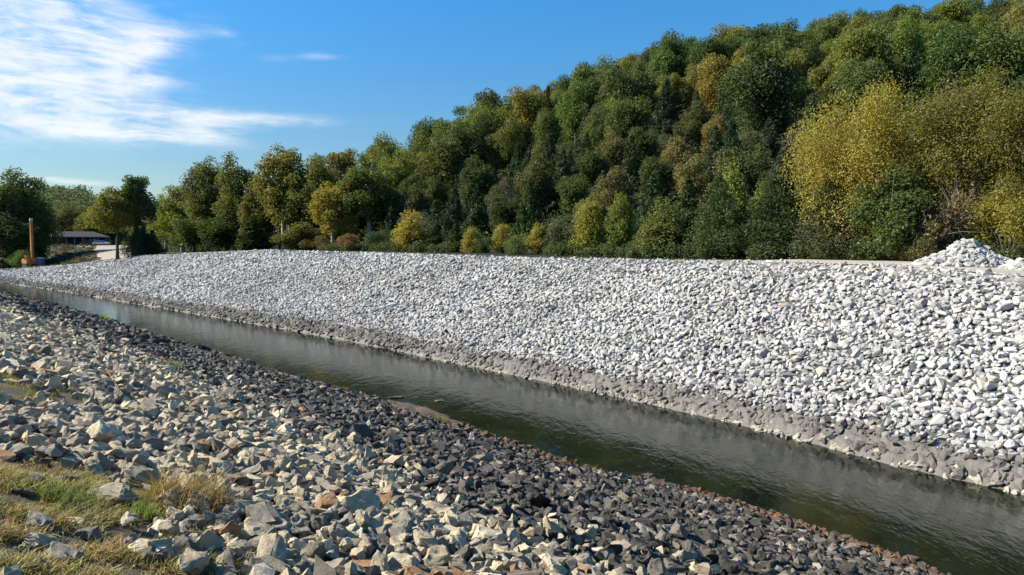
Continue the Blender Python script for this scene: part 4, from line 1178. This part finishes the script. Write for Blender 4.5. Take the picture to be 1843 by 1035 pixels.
M_ORANGE = simple('orange machine paint', (.50, .20, .035), .5, var=.18, scale=1.5); M_STEEL = simple('dark steel', (.05, .05, .05), .6, .3)
ex = -.652 * 168; ey = 168.0; ez = gz(ex, ey)
exc = tag(empty('excavator', (ex, ey, ez), R(-38)), 'orange excavator with its boom held straight up at the end of the bank', 'excavator')
for s in (-1, 1):
    m_ = MB(); m_.box((0, s * 1.15, .5), (3.8, .6, .9), taper=.86); tk = m_.obj('crawler_track', M_STEEL, exc)
prism([(-2.3, 1.1), (1.1, 1.1), (1.1, 1.95), (-.4, 2.2), (-2.3, 2.2)], 2.5, 'engine_house', M_ORANGE, exc)
prism([(-2.75, 1.15), (-2.2, 1.15), (-2.2, 2.1), (-2.75, 1.9)], 2.5, 'counterweight', M_STEEL, exc)
cabn = prism([(-.3, 1.15), (1.35, 1.15), (1.45, 2.1), (1.0, 2.95), (-.3, 2.95)], 1.0, 'cab', M_ORANGE, exc); cabn.location = (0, -.72, 0)
gl_ = prism([(-.15, 1.9), (1.2, 1.9), (.95, 2.8), (-.15, 2.8)], 1.06, 'cab_window', M_GLASS, cabn)
m_ = MB(); exc.scale = (.8, .8, 1.0)
V0 = [(1.1, 1.2), (1.85, 1.25), (1.95, 6.0), (1.7, 11.1), (1.35, 11.1), (1.15, 6.0)]
bo = prism(V0, .62, 'boom', M_ORANGE, exc); bo.location = (0, .2, 0)
m_ = MB(); m_.tube([(1.55, -.15, 11.05), (1.55, .55, 11.05)], [.32, .32], 12); hd = m_.obj('boom_head', M_TRIM, exc)
for s in (-1, 1):
    m_ = MB(); m_.tube([(.5, .2 + s * .55, 1.9), (1.2, .2 + s * .55, 4.2)], [.11, .07], 8); m_.obj('boom_cylinder', M_STEEL, exc)
x, y = -.6375 * 169, 169.0
tl = tag(empty('site_cabin', (x, y, gz(x, y)), R(10)), 'small upright blue cabin beside the orange excavator', 'cabin')
mbl = simple('blue plastic', (.06, .12, .22), .5, var=.15)
prism([(-.7, .05), (.7, .05), (.7, 2.2), (-.7, 2.2)], 1.3, 'wall', mbl, tl); prism([(-.78, 2.2), (.78, 2.2), (.6, 2.42), (-.6, 2.42)], 1.4, 'roof', simple('pale roof', (.45, .5, .55), .5), tl)
m_ = MB(); m_.box((0, -.675, 1.08), (.85, .05, 1.9)); m_.obj('door', simple('blue door', (.09, .16, .28), .5), tl)


# ------------------------------------------------------------------ labels that single out each stone and tree
LM = {'near': [('the russet dry tuft', 340, 870), ('the near grass', 120, 960), ('the yellowing grass patch', 60, 715), ('the brown silt spit', 790, 745), ('the rusty waterline', 1420, 950),
               ('the photo bottom centre', 900, 1020), ('the dark stone band', 640, 800), ('the bottom dark stones', 1300, 1020), ('the cream rock in grass', 196, 898), ('the middle tan rocks', 640, 930)],
      'far': [('the lower silt strip', 1830, 850), ('the silt strip', 1500, 765), ('the bank crest', 1780, 540), ('the bank centre', 1600, 660), ('the photo edge', 1820, 700)],
      'hill': [('the golden tree', 1545, 250), ('the stone heap', 1745, 330), ('the broad cedars', 1340, 300), ('the olive young tree', 1195, 300), ('the slim yellow tree', 1062, 320), ('the twin cedars', 800, 340),
               ('the tall row', 660, 290), ('the ridge top', 1700, 60), ('the middle ridge', 1260, 100), ('the low ridge', 900, 190), ('the hill centre', 1050, 230), ('the golden hill trees', 1340, 200), ('the pale-limbed tree', 1745, 170)]}
ORD = ['', 'second', 'third', 'fourth', 'fifth', 'sixth', 'seventh', 'eighth', 'ninth', 'tenth']
buckets = {}
for rec in LABEL:
    o, szw, shp, colw, noun, px, py, key = rec
    nm, lx, ly = min(LM[key], key=lambda q: (q[1] - px) ** 2 + (1.6 * (q[2] - py)) ** 2)
    dx, dy = px - lx, py - ly
    side = ('right of' if dx > 0 else 'left of') if abs(dx) > abs(dy) * 1.1 else ('below' if dy > 0 else 'above')
    if min(abs(dx), abs(dy)) > .45 * max(abs(dx), abs(dy)): side = ('below' if dy > 0 else 'above') + (' and right of' if dx > 0 else ' and left of')
    base = ' '.join(q for q in (szw, shp, colw, noun) if q)
    buckets.setdefault((base, side, nm), []).append((px, o))
for (base, side, nm), lst in buckets.items():
    lst.sort(key=lambda q: q[0])
    for i, (px, o) in enumerate(lst):
        if len(lst) == 1: e = ''
        elif len(lst) == 2: e = ', left one' if i == 0 else ', right one'
        else: e = ', leftmost' if i == 0 else (', rightmost' if i == len(lst) - 1 else ', ' + ORD[min(i, 9)] + ' from left')
        o['label'] = f'{base} {side} {nm}{e}'
        if 't' in o: del o['t']
